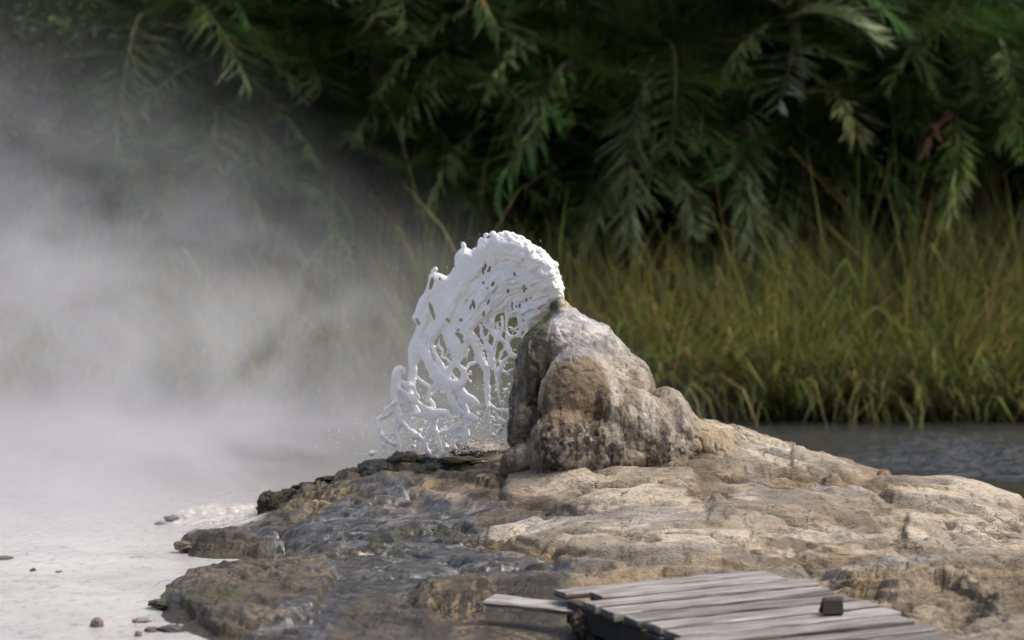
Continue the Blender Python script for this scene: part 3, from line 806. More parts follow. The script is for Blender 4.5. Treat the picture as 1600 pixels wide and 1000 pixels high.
STR = [
    [(631, 581, 4), (625, 577, 6), (619, 585, 7), (618, 600, 7), (617, 614, 6.5), (619, 632, 6), (622, 650, 7), (623, 660, 6), (619, 672, 4), (621, 686, 4.5), (623, 704, 4)],
    [(617, 640, 3), (606, 648, 3), (596, 652, 4), (591, 655, 3.5), (593, 668, 3.5), (597, 682, 4), (600, 695, 4), (599, 716, 4)],
    [(598, 680, 3), (604, 687, 2.5), (616, 694, 3.5), (622, 690, 3)], [(602, 685, 2), (612, 678, 2.2), (619, 672, 3)], [(602, 677, 1.8), (616, 678, 1.6)],
    [(599, 648, 1.4), (603, 638, 1.8), (612, 632, 2.2), (618, 628, 2.5)], [(620, 629, 3), (630, 631, 3), (637, 624, 3.5), (642, 620, 5)],
    [(621, 604, 3.5), (630, 612, 3), (638, 619, 4.5), (645, 622, 5)], [(642, 620, 6), (650, 628, 4.5), (660, 636, 4.5), (670, 642, 5), (676, 644, 5)],
    [(643, 624, 3.5), (647, 634, 3.5), (653, 643, 3.5), (655, 650, 3)], [(628, 649, 1.4), (640, 648, 1.6), (648, 646, 2), (655, 648, 3.5), (668, 648, 4.5), (678, 648, 8), (688, 644, 5), (698, 645, 4), (703, 650, 2.5), (706, 658, 2)],
    [(626, 658, 4), (634, 666, 3.5), (642, 674, 3.5), (648, 681, 7), (656, 684, 3.5), (663, 689, 3.5), (665, 698, 4), (671, 708, 3.5)],
    [(680, 652, 6), (676, 664, 4.5), (678, 674, 6), (670, 680, 3), (665, 688, 3)], [(681, 674, 4), (684, 684, 3), (687, 695, 3), (689, 706, 3)],
    [(680, 678, 4), (693, 674, 3.2), (705, 671, 3.2), (716, 672, 4), (724, 668, 6.5), (728, 660, 5)], [(722, 680, 3), (710, 682, 3), (707, 688, 3), (708, 696, 3), (712, 701, 3)],
    [(704, 667, 2.2), (712, 663, 2), (720, 661, 3), (718, 667, 2.4), (706, 670, 2)],
    [(655, 511, 3), (654, 518, 5), (652, 530, 8), (650, 543, 12), (647, 556, 9), (645, 570, 6), (645, 585, 6), (643, 598, 6), (640, 610, 6), (642, 620, 7)],
    [(656, 535, 8), (661, 550, 8), (669, 562, 7), (676, 576, 8), (684, 590, 9), (693, 598, 10), (701, 602, 10)], [(652, 588, 2), (660, 597, 2.5), (669, 603, 2), (671, 605, 2)],
    [(622, 598, 4), (632, 601, 5), (641, 602, 6)], [(673, 528, 3), (670, 540, 2.2), (669, 549, 2), (673, 560, 2), (678, 571, 2)],
    [(675, 538, 2.8), (678, 550, 3), (684, 562, 4), (688, 572, 5), (692, 582, 6), (693, 594, 8)],
    [(703, 528, 11), (712, 545, 11), (716, 556, 9), (712, 567, 5), (704, 573, 4), (699, 585, 6), (697, 595, 8)],
    [(715, 568, 4), (721, 577, 3), (726, 580, 4), (724, 592, 5), (720, 600, 6), (712, 602, 8), (703, 600, 9)], [(726, 580, 3), (732, 571, 2.2), (737, 568, 2.2), (741, 567, 2.7)],
    [(692, 600, 4), (683, 607, 3), (675, 616, 2.5), (668, 622, 3)], [(683, 598, 3), (675, 605, 2.3), (670, 615, 2), (668, 621, 2)], [(668, 622, 3), (674, 628, 2.5), (677, 634, 3), (676, 642, 4)],
    [(701, 604, 7), (703, 616, 5.5), (707, 626, 5), (712, 636, 4.5), (717, 643, 5), (721, 645, 4)], [(715, 604, 8), (720, 612, 7), (726, 619, 6.5), (735, 623, 6), (742, 628, 5), (748, 633, 3.5)],
    [(724, 620, 8), (722, 631, 5), (727, 640, 4.5), (731, 650, 5), (732, 662, 4.5), (726, 668, 6), (728, 680, 6.5), (726, 692, 5)], [(731, 650, 4), (738, 652, 5), (743, 656, 4.5)], [(711, 628, 3), (716, 632, 3), (722, 630, 4)],
    [(733, 520, 8), (739, 531, 4.5), (746, 549, 5), (749, 561, 5.5), (755, 572, 4), (760, 579, 5), (760, 593, 4.5), (762, 607, 4.5), (762, 621, 4), (763, 635, 4)],
    [(763, 635, 3), (760, 648, 2), (757, 654, 3)], [(763, 635, 3), (765, 648, 1.5), (765, 662, 2)], [(764, 632, 3.5), (770, 637, 3), (776, 643, 2), (779, 654, 2.5), (787, 660, 4.2)], [(772, 637, 2), (779, 640, 1.8), (786, 641, 2), (794, 643, 4.3), (801, 647, 3.2)],
    [(741, 524, 3), (750, 538, 2), (755, 553, 2), (758, 566, 2), (761, 577, 3)],
    [(752, 525, 2), (759, 538, 3), (764, 543, 5), (767, 553, 3), (769, 564, 3), (772, 576, 3.2), (776, 583, 3), (777, 593, 3), (778, 606, 2), (779, 620, 1.5), (783, 632, 1.3)],
    [(757, 503, 4), (769, 516, 4), (777, 525, 5), (773, 538, 3), (771, 553, 3), (772, 568, 3), (773, 579, 3)], [(751, 508, 2.4), (751, 520, 1.8), (754, 527, 2), (759, 528, 2), (764, 520, 2)],
    [(780, 527, 3), (786, 533, 3), (791, 540, 4), (795, 546, 4.5), (798, 553, 3), (801, 556, 3), (808, 556, 2.5)], [(792, 492, 4), (791, 506, 2), (792, 519, 2), (794, 532, 4), (793, 542, 4)],
    [(794, 523, 2.5), (799, 528, 2), (806, 525, 2), (811, 523, 3.4), (814, 516, 2.5), (813, 506, 3), (811, 495, 4)], [(816, 533, 2), (819, 526, 3), (824, 518, 4), (821, 506, 5)],
    [(791, 544, 2), (785, 549, 1.5), (782, 555, 1.5), (780, 563, 1.5), (782, 568, 2)], [(797, 555, 3), (789, 563, 3), (785, 571, 4), (780, 579, 3), (778, 588, 3)], [(780, 580, 1.5), (788, 581, 1.7), (793, 582, 1.5), (801, 577, 1.6)],
    [(777, 508, 2), (779, 518, 1.6), (780, 527, 2)], [(784, 495, 2.5), (785, 508, 1.7), (783, 520, 1.6)], [(762, 528, 2), (760, 545, 1.6), (763, 560, 1.5), (766, 570, 2)],
    [(680, 545, 1.3), (686, 538, 1.3), (692, 548, 1.5), (690, 556, 1.3), (697, 560, 1.5), (703, 566, 2)], [(686, 530, 1.3), (684, 540, 1.2), (690, 548, 1.2)],
    [(722, 556, 2), (727, 556, 1.7), (729, 550, 1.8), (733, 546, 1.3)], [(771, 452, 4), (790, 470, 4), (800, 490, 4)], [(640, 600, 4), (647, 605, 3), (650, 615, 2), (655, 622, 2)],
    [(757, 672, 1.6), (768, 660, 0.1)],
]
for si, st in enumerate(STR):
    w0 = 7 * math.sin(si * 2.3)
    for a, b_ in zip(st[:-1], st[1:]):
        def ww(p):
            q = sst(520, 575, p[1])
            rl = relief[int(np.clip(p[0] - 580, 0, 314)), int(np.clip(p[1] - 350, 0, 371))]
            return float(rl * (1 - q) + q * w0 * sst(710, 640, p[1]))
        # each strand necks between its knots, as stretched liquid does
        md = ((a[0] + b_[0]) / 2 + .8 * math.sin(si * 5 + a[1]), (a[1] + b_[1]) / 2 + .8 * math.cos(si * 3 + a[0]))
        nk = (.80 + .14 * math.sin(a[0] * 1.7 + a[1] * 2.3)) * (a[2] + b_[2]) / 2 if max(a[2], b_[2]) < 4.6 else 1.0 * (a[2] + b_[2]) / 2
        wm = (ww(a) + ww(b_)) / 2
        sf.capsule((a[0], a[1], ww(a)), (md[0], md[1], wm), a[2] * 0.95, nk, 3.0)
        sf.capsule((md[0], md[1], wm), (b_[0], b_[1], ww(b_)), nk, b_[2] * 0.95, 3.0)
rt = random.Random(8)
for k in range(46):       # hair thin threads strung between the thicker ones
    if k < 26: u0_, v0_ = rt.uniform(738, 828), rt.uniform(492, 560)
    else: u0_, v0_ = rt.uniform(665, 730), rt.uniform(550, 600)
    if u0_ > 842 - (v0_ - 500) * .55: continue
    a_ = rt.uniform(0, 6.28); w_ = rt.uniform(-8, 8); r_ = rt.uniform(.7, 1.3)
    for q in range(rt.randint(3, 6)):
        u1_, v1_ = u0_ + 5 * math.cos(a_), v0_ + 6 * math.sin(a_)
        sf.capsule((u0_, v0_, w_), (u1_, v1_, w_), r_, r_ * .9, 1.5)
        u0_, v0_ = u1_, v1_; a_ += rt.uniform(-.6, .6)
# boiling crest of the jet: overlapping foam lumps
JET = [(874, 462, 9), (868, 448, 15), (858, 430, 19), (845, 414, 22), (830, 402, 23), (812, 392, 24), (795, 386, 23), (778, 383, 20), (762, 390, 17), (745, 405, 13), (730, 405, 13), (718, 412, 8)]
for a, b_ in zip(JET[:-1], JET[1:]):
    sf.capsule((a[0], a[1], -4), (b_[0], b_[1], -4), a[2] * .82, b_[2] * .82, 3)
rj = random.Random(5)
for k in range(760):
    t = rj.random() ** .9 * (len(JET) - 1.01); i = int(t); f_ = t - i
    a, b_ = JET[i], JET[i + 1]
    r0 = a[2] + (b_[2] - a[2]) * f_
    cx, cyv = a[0] + (b_[0] - a[0]) * f_, a[1] + (b_[1] - a[1]) * f_
    th, ph = rj.uniform(0, 2 * math.pi), rj.uniform(-1.3, 1.3)
    rr = r0 * .80
    rb = rj.uniform(2.2, 6.8) * (.55 if i < 2 else 1) * (r0 / 22) ** .4
    sf.ellipsoid((cx + rr * math.cos(th) * math.cos(ph), cyv + rr * math.sin(th) * math.cos(ph), -4 - abs(rr * math.sin(ph))), (rb * rj.uniform(.8, 1.6), rb, rb), rj.uniform(-.6, 1.2), 1.1)
for (bu, bv, br) in [(770, 366, 5.5), (760, 367, 3), (757, 368, 2.5), (752, 374, 3.2), (749, 376, 2.3), (724, 384, 4), (723, 380, 2.6), (790, 368, 8), (803, 374, 8), (816, 382, 6), (833, 388, 3), (680, 421, 4), (675, 424, 2.4), (852, 401, 2.2), (800, 369, 6), (836, 387, 3), (846, 396, 4)]:
    sf.ellipsoid((bu, bv, -4), (br, br, br), 0, 3)
nearm = np.abs(sf.F) < 5
ii = np.argwhere(nearm)
uu_, vv_, ww_ = sf.u[ii[:, 0]], sf.v[ii[:, 1]], sf.w[ii[:, 2]]
amp = 0.35 + 0.65 * sst(520, 470, vv_)
sf.F[nearm] -= (amp * (fbm(uu_ / 6.5, vv_ / 8, ww_ / 6.5, 301, 3))).astype(np.float32)
V, Q = sf.mesh()
ju, jv, jw = V[:, 0], V[:, 1], V[:, 2]
d_ = CD + jw / K + bend(ju, jv)
jet = link("water_jet", np_mesh("water_jet", np.stack([(ju - 800) * d_ / F, d_, CH - (jv - HOR) * d_ / F], 1), Q), M_FOAM)
tag(jet, "frozen arc of white boiling water torn into a lace curtain left of the cone", "water jet")

# droplets
import bmesh
def droplets():
    bm = bmesh.new(); r = random.Random(3)
    def drop(u, v, d, rad, st=1.0, ang=0.0):
        x_, y_, z_ = P(u, v, d); s_ = rad / K
        M = Matrix.Translation((x_, y_, z_)) @ Matrix.Rotation(ang, 4, 'Y') @ Matrix.Diagonal((s_ * st, s_, s_, 1))
        bmesh.ops.create_icosphere(bm, subdivisions=2 if rad > 1.6 else 1, radius=1, matrix=M)
    for (u, v, q, st) in [(581, 708, 5, 1.25), (666, 626, 3.8, 1), (735, 596, 2.6, 1), (768, 652, 3, 1.9), (771, 657, 3.2, 1.2), (777, 666, 3.2, 1.5), (783, 670, 3.4, 1.2), (780, 676, 3.6, 1), (770, 680, 4, 1.1), (785, 665, 2.4, 1.6), (754, 671, 2, 1), (744, 669, 1.6, 1), (635, 639, 2, 1),
                          (664, 659, 2.6, 1.2), (657, 672, 2.2, 1.5), (667, 671, 2.6, 1.2), (702, 679, 2.2, 1), (646, 697, 3.6, 1.4), (698, 698, 3.4, 1.2), (595, 665, 1.4, 1), (785, 692, 3, 1), (779, 690, 2, 1), (786, 687, 2, 1), (774, 601, 1.6, 1), (795, 601, 1.9, 1), (803, 547, 1.4, 1), (806, 546, 1.2, 1), (775, 609, 2, 1.3), (789, 609, 2.5, 1.8), (795, 613, 2, 1)]:
        drop(u, v, CD + float(bend(u, v)), q, st, r.uniform(-.6, .6))
    for k in range(450):      # beads thrown off close to the strands
        st = r.choice(STR); a_ = r.choice(st)
        if a_[1] < 560 and r.random() < .6: continue
        u, v = a_[0] + r.gauss(0, 6), a_[1] + abs(r.gauss(0, 7)) - 2
        if v > 710 or u > 800: continue
        drop(u, v, CD + float(bend(u, v)) + r.gauss(0, .03), r.uniform(.35, 1.0) if r.random() < .85 else r.uniform(1, 2), r.uniform(1, 1.6), r.uniform(-1, 1))
    for k in range(1500):
        m = r.random()
        if m < .40: u, v, s_ = r.gauss(722, 50), r.gauss(662, 26), r.uniform(.5, 1.5)
        elif m < .66: u, v, s_ = r.gauss(738, 36), 706 - abs(r.gauss(0, 11)), r.uniform(.3, .9)
        elif m < .74: u, v, s_ = r.gauss(782, 14), r.gauss(615, 28), r.uniform(.4, 1.2)
        elif m < .88: u, v, s_ = r.gauss(560, 60), r.gauss(690, 34), r.uniform(.35, 1.0)
        elif m < .97: u, v, s_ = r.gauss(640, 40), r.gauss(700, 12), r.uniform(.4, 1.1)
        else: u, v, s_ = r.uniform(600, 880), r.uniform(350, 620), r.uniform(.3, .8)
        if u > 800 + (690 - v) * .02 and v > 470: continue
        if v > 712: continue
        drop(u, v, CD + float(bend(u, v)) + r.gauss(0, .12), s_ * (1.25 if r.random() < .08 else 1))
    me = bpy.data.meshes.new("spray_droplets"); bm.to_mesh(me); bm.free()
    me.polygons.foreach_set("use_smooth", np.ones(len(me.polygons), bool))
    o = link("spray_droplets", me, M_FOAM)
    tag(o, "fine white droplets thrown off around the falling water", kind="stuff")
droplets()

# ------------------------------------------------------------------ boulders
ICO = {}
def ico(sub):
    if sub not in ICO:
        bm = bmesh.new(); bmesh.ops.create_icosphere(bm, subdivisions=sub, radius=1)
        V = np.array([v.co[:] for v in bm.verts]); Fc = np.array([[v.index for v in f.verts] for f in bm.faces]); bm.free()
        ICO[sub] = (V, Fc)
    return ICO[sub]

def boulder(u, v, d, ru, rv, rd, seed, label, col, rough=.35, wet=.6, group=None, col2=None, name="boulder", cat="rock", sub=5):
    """a lump of rock whose outline shows about (u, v) with half sizes ru, rv in pixels, rd metres deep"""
    V, Fc = ico(sub)
    n = 1 + rough * fbm(V[:, 0] * 1.4 + seed, V[:, 1] * 1.4, V[:, 2] * 1.4, seed, 5, .6) + .12 * rough * vnoise(V[:, 0] * 9, V[:, 1] * 9, V[:, 2] * 9, seed)
    k_ = F / d
    W = V * n[:, None] * np.array([ru / k_, rd, rv / k_])
    me = np_mesh(name, W, Fc)
    m_ = sst(-.1, .3, fbm(V[:, 0] * 2.5, V[:, 1] * 2.5, V[:, 2] * 2.5 + seed, seed + 3, 4))
    c = np.tile(np.array(col, float), (len(V), 1))
    if col2: c = cmix(c, col2, m_ * .8)
    set_col(me, np.concatenate([c, np.full((len(V), 1), wet)], 1))
    o = link(name, me, M_ROCK)
    o.location = P(u, v, d)
    o.rotation_euler = (0, 0, 0)
    return tag(o, label, cat, group)

DK, MOSS, GR = (.045, .042, .034), (.07, .075, .02), (.13, .135, .135)
gA = "dark wet boulders on the ridge under the falling water"
boulder(592, 738, 15.7, 36, 22, .16, 1, "dark grey boulder lowest on the ridge, left of the falling water's foot", DK, .4, .8, gA, GR)
boulder(634, 722, 15.75, 28, 17, .14, 2, "rounded black green boulder where the water curtain's left strands land", DK, .4, .8, gA, MOSS)
boulder(668, 742, 15.45, 26, 17, .12, 3, "mossy dark green boulder on ochre crust below the water curtain", MOSS, .45, .6, gA, DK)
boulder(690, 716, 15.7, 34, 13, .14, 4, "flat wet grey boulder under the middle of the water curtain", GR, .4, .85, gA, DK)
boulder(745, 702, 15.7, 42, 14, .16, 6, "wide brown grey slab awash beside the foot of the cone", (.27, .235, .19), .3, .9, gA, GR)
boulder(722, 722, 15.4, 38, 8, .10, 8, "low moss tufted ledge rock between water curtain and ochre crust", MOSS, .6, .3, gA, DK)
gB = "black crusted clumps along the mound's left shoulder"
boulder(422, 792, 15.75, 20, 22, .10, 11, "tallest black crusty clump at the mound's left shoulder", DK, .8, .3, gB, MOSS)
boulder(445, 778, 15.85, 15, 13, .08, 12, "small black clump just above and right of the tallest one", DK, .8, .3, gB)
boulder(418, 816, 15.5, 18, 14, .08, 13, "dark green clump at the foot of the tallest black clump", DK, .7, .4, gB, MOSS)
boulder(484, 762, 15.95, 24, 8, .07, 14, "thin jagged black clump midway up the left skyline", DK, .9, .3, gB)
boulder(515, 752, 16.0, 20, 8, .07, 15, "jagged black clump on the skyline nearest the dark grey boulder", DK, .9, .3, gB, MOSS)
boulder(395, 824, 15.2, 14, 8, .06, 16, "low olive clump between black clumps and pool edge", MOSS, .6, .4, gB, DK)
gC = "black mossy rocks along the pool edge"
boulder(330, 853, 14.65, 44, 9, .10, 21, "long black rock with a bright mossy top on the upper pool edge", DK, .4, .8, gC, MOSS)
boulder(405, 854, 14.7, 38, 9, .10, 22, "black wet rock joining the long mossy rock to the mound", DK, .4, .8, gC, MOSS)
boulder(288, 852, 14.6, 17, 8, .07, 23, "small brown rock at the left tip of the upper pool edge", (.20, .16, .12), .4, .7, gC, DK)
boulder(268, 944, 12.25, 36, 8, .10, 24, "dark rock reaching furthest into the pool at the lower shore", DK, .4, .8, gC, MOSS)
boulder(292, 919, 12.7, 34, 9, .10, 25, "green topped rock above the furthest reaching shore rock", (.10, .10, .09), .4, .8, gC, MOSS)
boulder(320, 958, 11.9, 18, 9, .08, 26, "black rock where the lower shore bends in", DK, .5, .8, gC)
boulder(338, 984, 11.6, 20, 14, .08, 27, "mossy black rock at the bottom of the lower shore", DK, .5, .8, gC, MOSS)
gD = "small stones standing in the milky pool"
boulder(152, 977, 11.65, 10, 12, .04, 31, "pointed brown stone alone in the milky pool", (.20, .17, .15), .5, .6, gD, sub=4)
boulder(268, 988, 11.5, 24, 10, .06, 32, "largest dark stone in the pool beside the lower shore", DK, .6, .7, gD, GR, sub=4)
boulder(236, 984, 11.5, 10, 5, .04, 33, "low dark stone left of the largest pool stone", (.12, .11, .10), .6, .7, gD, sub=4)
boulder(222, 970, 11.8, 14, 4, .05, 34, "flat brown stone barely above the milky water", (.30, .26, .22), .6, .7, gD, sub=4)
boulder(216, 992, 11.35, 6, 6, .03, 35, "tiny pointed stone at the bottom of the pool", (.22, .18, .15), .5, .6, gD, sub=4)
boulder(52, 891, 13.75, 5, 3, .03, 36, "tiny dark pebble out in the pool's open left part", (.10, .09, .08), .5, .6, gD, sub=3)
boulder(6, 872, 14.3, 14, 3, .05, 37, "flat dark pebble furthest left in the pool", (.14, .12, .10), .5, .6, gD, sub=3)
boulder(268, 811, 16.4, 12, 6, .06, 38, "grey stone dimmed by steam at the back of the pool", (.22, .21, .20), .5, .6, gD, sub=4)
boulder(250, 819, 16.2, 8, 5, .05, 39, "small grey stone below the steam dimmed one", (.25, .24, .23), .5, .6, gD, sub=4)
boulder(92, 893, 13.7, 6, 1.6, .03, 40, "thin brown sliver of stone in the open pool", (.25, .22, .18), .5, .6, gD, sub=3)
boulder(913, 972, 11.75, 22, 26, .12, 51, "rough brown rock propping the left corner of the boardwalk", (.13, .10, .06), .5, .4, None, DK)
boulder(1575, 777, 15.75, 20, 5, .08, 52, "dark stone on the skyline at the mound's right end", (.12, .09, .06), .5, .4, None)

# ------------------------------------------------------------------ boardwalk
def jbox(x0, x1, y0, y1, z0, z1, seed, nx=24, amp=.004, rnd=.004):
    """a worn board with its long side along x: rounded edges and wandering outline"""
    r = np.random.default_rng(seed)
    xs = np.linspace(x0, x1, nx)
    yc, hy, zc, hz = (y0 + y1) / 2, (y1 - y0) / 2, (z0 + z1) / 2, (z1 - z0) / 2
    prof = []
    e = min(rnd, hy * .4, hz * .4)
    for (a, b_) in [(-1, -1), (1, -1), (1, 1), (-1, 1)]:
        if a * b_ > 0: prof += [(a * hy, b_ * (hz - e)), (a * (hy - e), b_ * hz)]
        else: prof += [(a * (hy - e), b_ * hz), (a * hy, b_ * (hz - e))]
    prof = np.array(prof)
    m = len(prof)
    V = []
    for i, x_ in enumerate(xs):
        n_ = np.array([vnoise(x_ * 9 + k * 3.1, seed * 1.7 + k, 0, seed) for k in range(m)])
        n2_ = np.array([vnoise(x_ * 9 + k * 3.1 + 50, seed * 1.7 + k, 0, seed + 9) for k in range(m)])
        for k in range(m):
            V.append((x_ + (0.01 * vnoise(k * 1.3, seed * 3.3, 0, 2) if i in (0, nx - 1) else 0), yc + prof[k][0] + amp * n_[k], zc + prof[k][1] + amp * .6 * n2_[k]))
    Fs = []
    for i in range(nx - 1):
        for k in range(m):
            a, b_ = i * m + k, i * m + (k + 1) % m
            Fs.append((a, b_, b_ + m, a + m))
    caps = [tuple(range(m))[::-1], tuple((nx - 1) * m + k for k in range(m))]
    return V, Fs, caps

def boards(name, items, mat, parent):
    V, Fs, C_ = [], [], []
    for (box, seed, rz) in items:
        v_, f_, caps = jbox(*box, seed=seed)
        o = len(V)
        if rz:
            cx, cy_ = (box[0] + box[1]) / 2, (box[2] + box[3]) / 2
            cs_, sn_ = math.cos(rz), math.sin(rz)
            v_ = [(cx + (p[0] - cx) * cs_ - (p[1] - cy_) * sn_, cy_ + (p[0] - cx) * sn_ + (p[1] - cy_) * cs_, p[2]) for p in v_]
        V += v_
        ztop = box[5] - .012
        Fs += [tuple(i + o for i in q) for q in f_ + caps]
        rr = random.Random(seed)
        col = (rr.random(), rr.random(), rr.random(), rr.random())
        C_ += [col[:3] + ((.35 + .65 * col[3]) if p[2] > ztop else 0.0,) for p in v_]  # plank sides coloured dark to stand in for shade in the gaps
    me = bpy.data.meshes.new(name); me.from_pydata(V, [], Fs); me.update()
    set_col(me, np.array(C_))
    return link(name, me, mat, parent)

R0 = Vector(P(1190, 887, 12.30)); 
L0 = Vector(P(866, 918, 11.86))
bx_ = (R0 - L0).normalized()
nrm = Vector((0, -.09, 1)).normalized()
by_ = nrm.cross(bx_).normalized()          # away from the camera
nrm = bx_.cross(by_).normalized()
bw = empty("boardwalk", (0, 0, 0))
bw.matrix_world = Matrix(((bx_.x, by_.x, nrm.x, L0.x), (bx_.y, by_.y, nrm.y, L0.y), (bx_.z, by_.z, nrm.z, L0.z), (0, 0, 0, 1)))
tag(bw, "weathered grey plank boardwalk lying across the rocks in front", "boardwalk")
Lw = (R0 - L0).length
items = []; yb = 0.0; rp = random.Random(4)
for k in range(15):
    wd = rp.uniform(.096, .118); gap = rp.uniform(.038, .060)
    x0 = rp.uniform(-.04, .03) + (.08 if k == 1 else .0) + .0 * k; x1 = Lw + rp.uniform(-.05, .04) + .0 * k
    if k == 0: x0 = 0.0; x1 = Lw
    items.append(((x0, x1, yb - wd, yb, -.034, rp.uniform(-.010, .008)), 100 + k, rp.uniform(-.014, .014)))
    yb -= wd + gap
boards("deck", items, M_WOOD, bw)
def beam(x0, x1, seed):
    # stringers run along y under the planks
    v_, f_, caps = jbox(.10, -yb - .02, 0, x1 - x0, -.135, -.036, seed=seed)
    V = [(x0 + p[1], -p[0], p[2]) for p in v_]
    me = bpy.data.meshes.new("stringer"); me.from_pydata(V, [], [tuple(reversed(q)) for q in f_ + caps]); me.update()
    set_col(me, np.full((len(V), 4), .4))
    link("stringer", me, M_WOODD, bw)
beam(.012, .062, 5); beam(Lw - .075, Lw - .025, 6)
for k in range(2):
    yy = -.30 - 1.1 * k
    for xx in (.04, Lw - .05):
        v_, f_, caps = jbox(-.36, -.136, -.035, .035, -.035, .035, seed=40 + k)
        V = [(xx + p[2], yy + p[1], p[0]) for p in v_]
        me = bpy.data.meshes.new("post"); me.from_pydata(V, [], f_ + caps); me.update(); set_col(me, np.full((len(V), 4), .4))
        link("post", me, M_WOODD, bw)

# block standing on the deck
def on_deck(u, v):
    """the deck point seen at pixel (u, v)"""
    dr = Vector(((u - 800) / F, 1, -(v - HOR) / F)); o = Vector((0, 0, CH))
    t = (L0 - o).dot(nrm) / dr.dot(nrm)
    return o + dr * t
pb = on_deck(1301, 961)
blk = empty("wood_block", pb)
v_, f_, caps = jbox(-.040, .040, -.03, .03, .004, .070, seed=77, nx=8, amp=.003, rnd=.006)
me = bpy.data.meshes.new("wood_block"); me.from_pydata(v_, [], f_ + caps); me.update(); set_col(me, np.full((len(v_), 4), .3))
bpy.data.objects.remove(blk)
blk = link("wood_block", me, M_WOODD); blk.location = pb; blk.rotation_euler = (0, 0, R(14))
tag(blk, "short dark wooden block standing upright on the boardwalk's right side", "wood block")

# loose board sticking out from under the boardwalk
A = Vector(P(766, 934, 11.95)); B = Vector(P(940, 952, 11.75))
lx = (B - A).normalized(); ln = Vector((0.0, -.16, 1)); ly = ln.cross(lx).normalized(); ln = lx.cross(ly).normalized()
v_, f_, caps = jbox(0, (B - A).length, -.06, .06, -.022, 0, seed=91, amp=.006)
me = bpy.data.meshes.new("loose_board"); me.from_pydata(v_, [], f_ + caps); me.update(); set_col(me, np.tile(np.array([.6, .3, .1, 1.25]), (len(v_), 1)))
lb = link("loose_board", me, M_WOOD)
lb.matrix_world = Matrix(((lx.x, ly.x, ln.x, A.x), (lx.y, ly.y, ln.y, A.y), (lx.z, ly.z, ln.z, A.z), (0, 0, 0, 1)))
tag(lb, "pale loose board poking out from under the boardwalk's left corner", "board")

# ------------------------------------------------------------------ ribbons: reeds, leaflets
def ribbons(base, dirs, length, width, droop, cols, seg=4, side=None, seed=1):
    """curved tapering blades; every array has one row per blade"""
    n = len(base)
    if side is None:
        r = np.random.default_rng(seed); a = r.uniform(0, np.pi, n)
        side = np.stack([np.cos(a), np.sin(a), np.zeros(n)], 1)
    P_ = base.copy(); D = dirs / np.linalg.norm(dirs, axis=1, keepdims=True)
    Vs = []; Cs = []
    for s_ in range(seg + 1):
        t = s_ / seg
        wd = width * (min(1, .55 + 1.6 * t) * (1 - t ** 2.2) + .04)
        Vs += [P_ - side * wd[:, None] * .5, P_ + side * wd[:, None] * .5]
        Cs += [cols, cols]
        P_ = P_ + D * (length / seg)[:, None]
        D = D + np.array([0, 0, -1.0]) * (droop / seg)[:, None] * (0.4 + 1.4 * t)
        D /= np.linalg.norm(D, axis=1, keepdims=True)
    V = np.stack(Vs, 1).reshape(-1, 3); C_ = np.stack(Cs, 1).reshape(-1, cols.shape[1])
    m = 2 * (seg + 1)
    o = (np.arange(n) * m)[:, None, None]
    f = np.array([[2 * i, 2 * i + 1, 2 * i + 3, 2 * i + 2] for i in range(seg)])[None]
    return V, (o + f).reshape(-1, 4), C_

# reeds and grass on the far bank
def reed_bank():
    n = 52000
    r = np.random.default_rng(2)
    X = r.uniform(-9.5, 9.5, n); Y = 28.45 + .45 * fbm(X * .9, 0 * X, 0, 411, 3) + 3.0 * r.random(n) ** 1.15
    hgt = 1.24 + .40 * fbm(X * .5, Y * .8, 0, 401, 3) + .35 * fbm(X * 2.2, Y * 2.2, 0, 403, 2)
    # lower growth left of and behind the cone, taller on the right
    hgt *= .92 + .12 * sst(0, 3, X)
    L = (0.5 + .85 * r.random(n)) * hgt * 1.12
    L *= 1 + .5 * (r.random(n) < .03)
    base = np.stack([X, Y, bank_z(X, Y) - .05], 1)
    a = r.uniform(0, 2 * np.pi, n); t = r.uniform(.05, .8, n)
    fr = sst(29.5, 28.5, Y) * 1.1
    dirs = np.stack([np.cos(a) * t, np.sin(a) * t - fr, np.ones(n)], 1)
    drp = r.uniform(.3, 2.3, n) ** 1.1
    k = r.random(n) + .25 * fbm(X * 1.1, Y * 1.1, 0, 405, 3)
    c = np.tile(np.array([.08, .115, .038]), (n, 1))
    c = cmix(c, (.15, .175, .045), sst(.30, .5, k))
    c = cmix(c, (.21, .18, .075), sst(.72, .80, k))
    c = cmix(c, (.22, .165, .085), sst(.90, .94, k))
    tuft = fbm(X * 2.6, Y * 1.6, 0, 413, 3)
    L *= 1 + .5 * tuft
    lean = 1.3 * fbm(X * 1.9, Y * 1.2, 0, 415, 2)
    dirs[:, 0] += lean * .6
    drp *= 1 + .5 * np.abs(lean)
    dead = (r.random(n) < .36) & (L < .95 * hgt)
    c[dead] = np.array([.13, .09, .055])
    c *= 2.3 * r.uniform(.55, 1.4, n)[:, None] * (1 + .35 * fbm(X * 1.6, Y * 1.6, 0, 407, 3))[:, None]
    V, Fc, C_ = ribbons(base, dirs, L, r.uniform(.012, .034, n), drp, c, 4, seed=5)
    me = np_mesh("reed_grass", V, Fc, False); set_col(me, C_)
    tag(link("reed_grass", me, M_REED), "tall green and straw coloured reeds crowding the far bank", kind="stuff")
reed_bank()

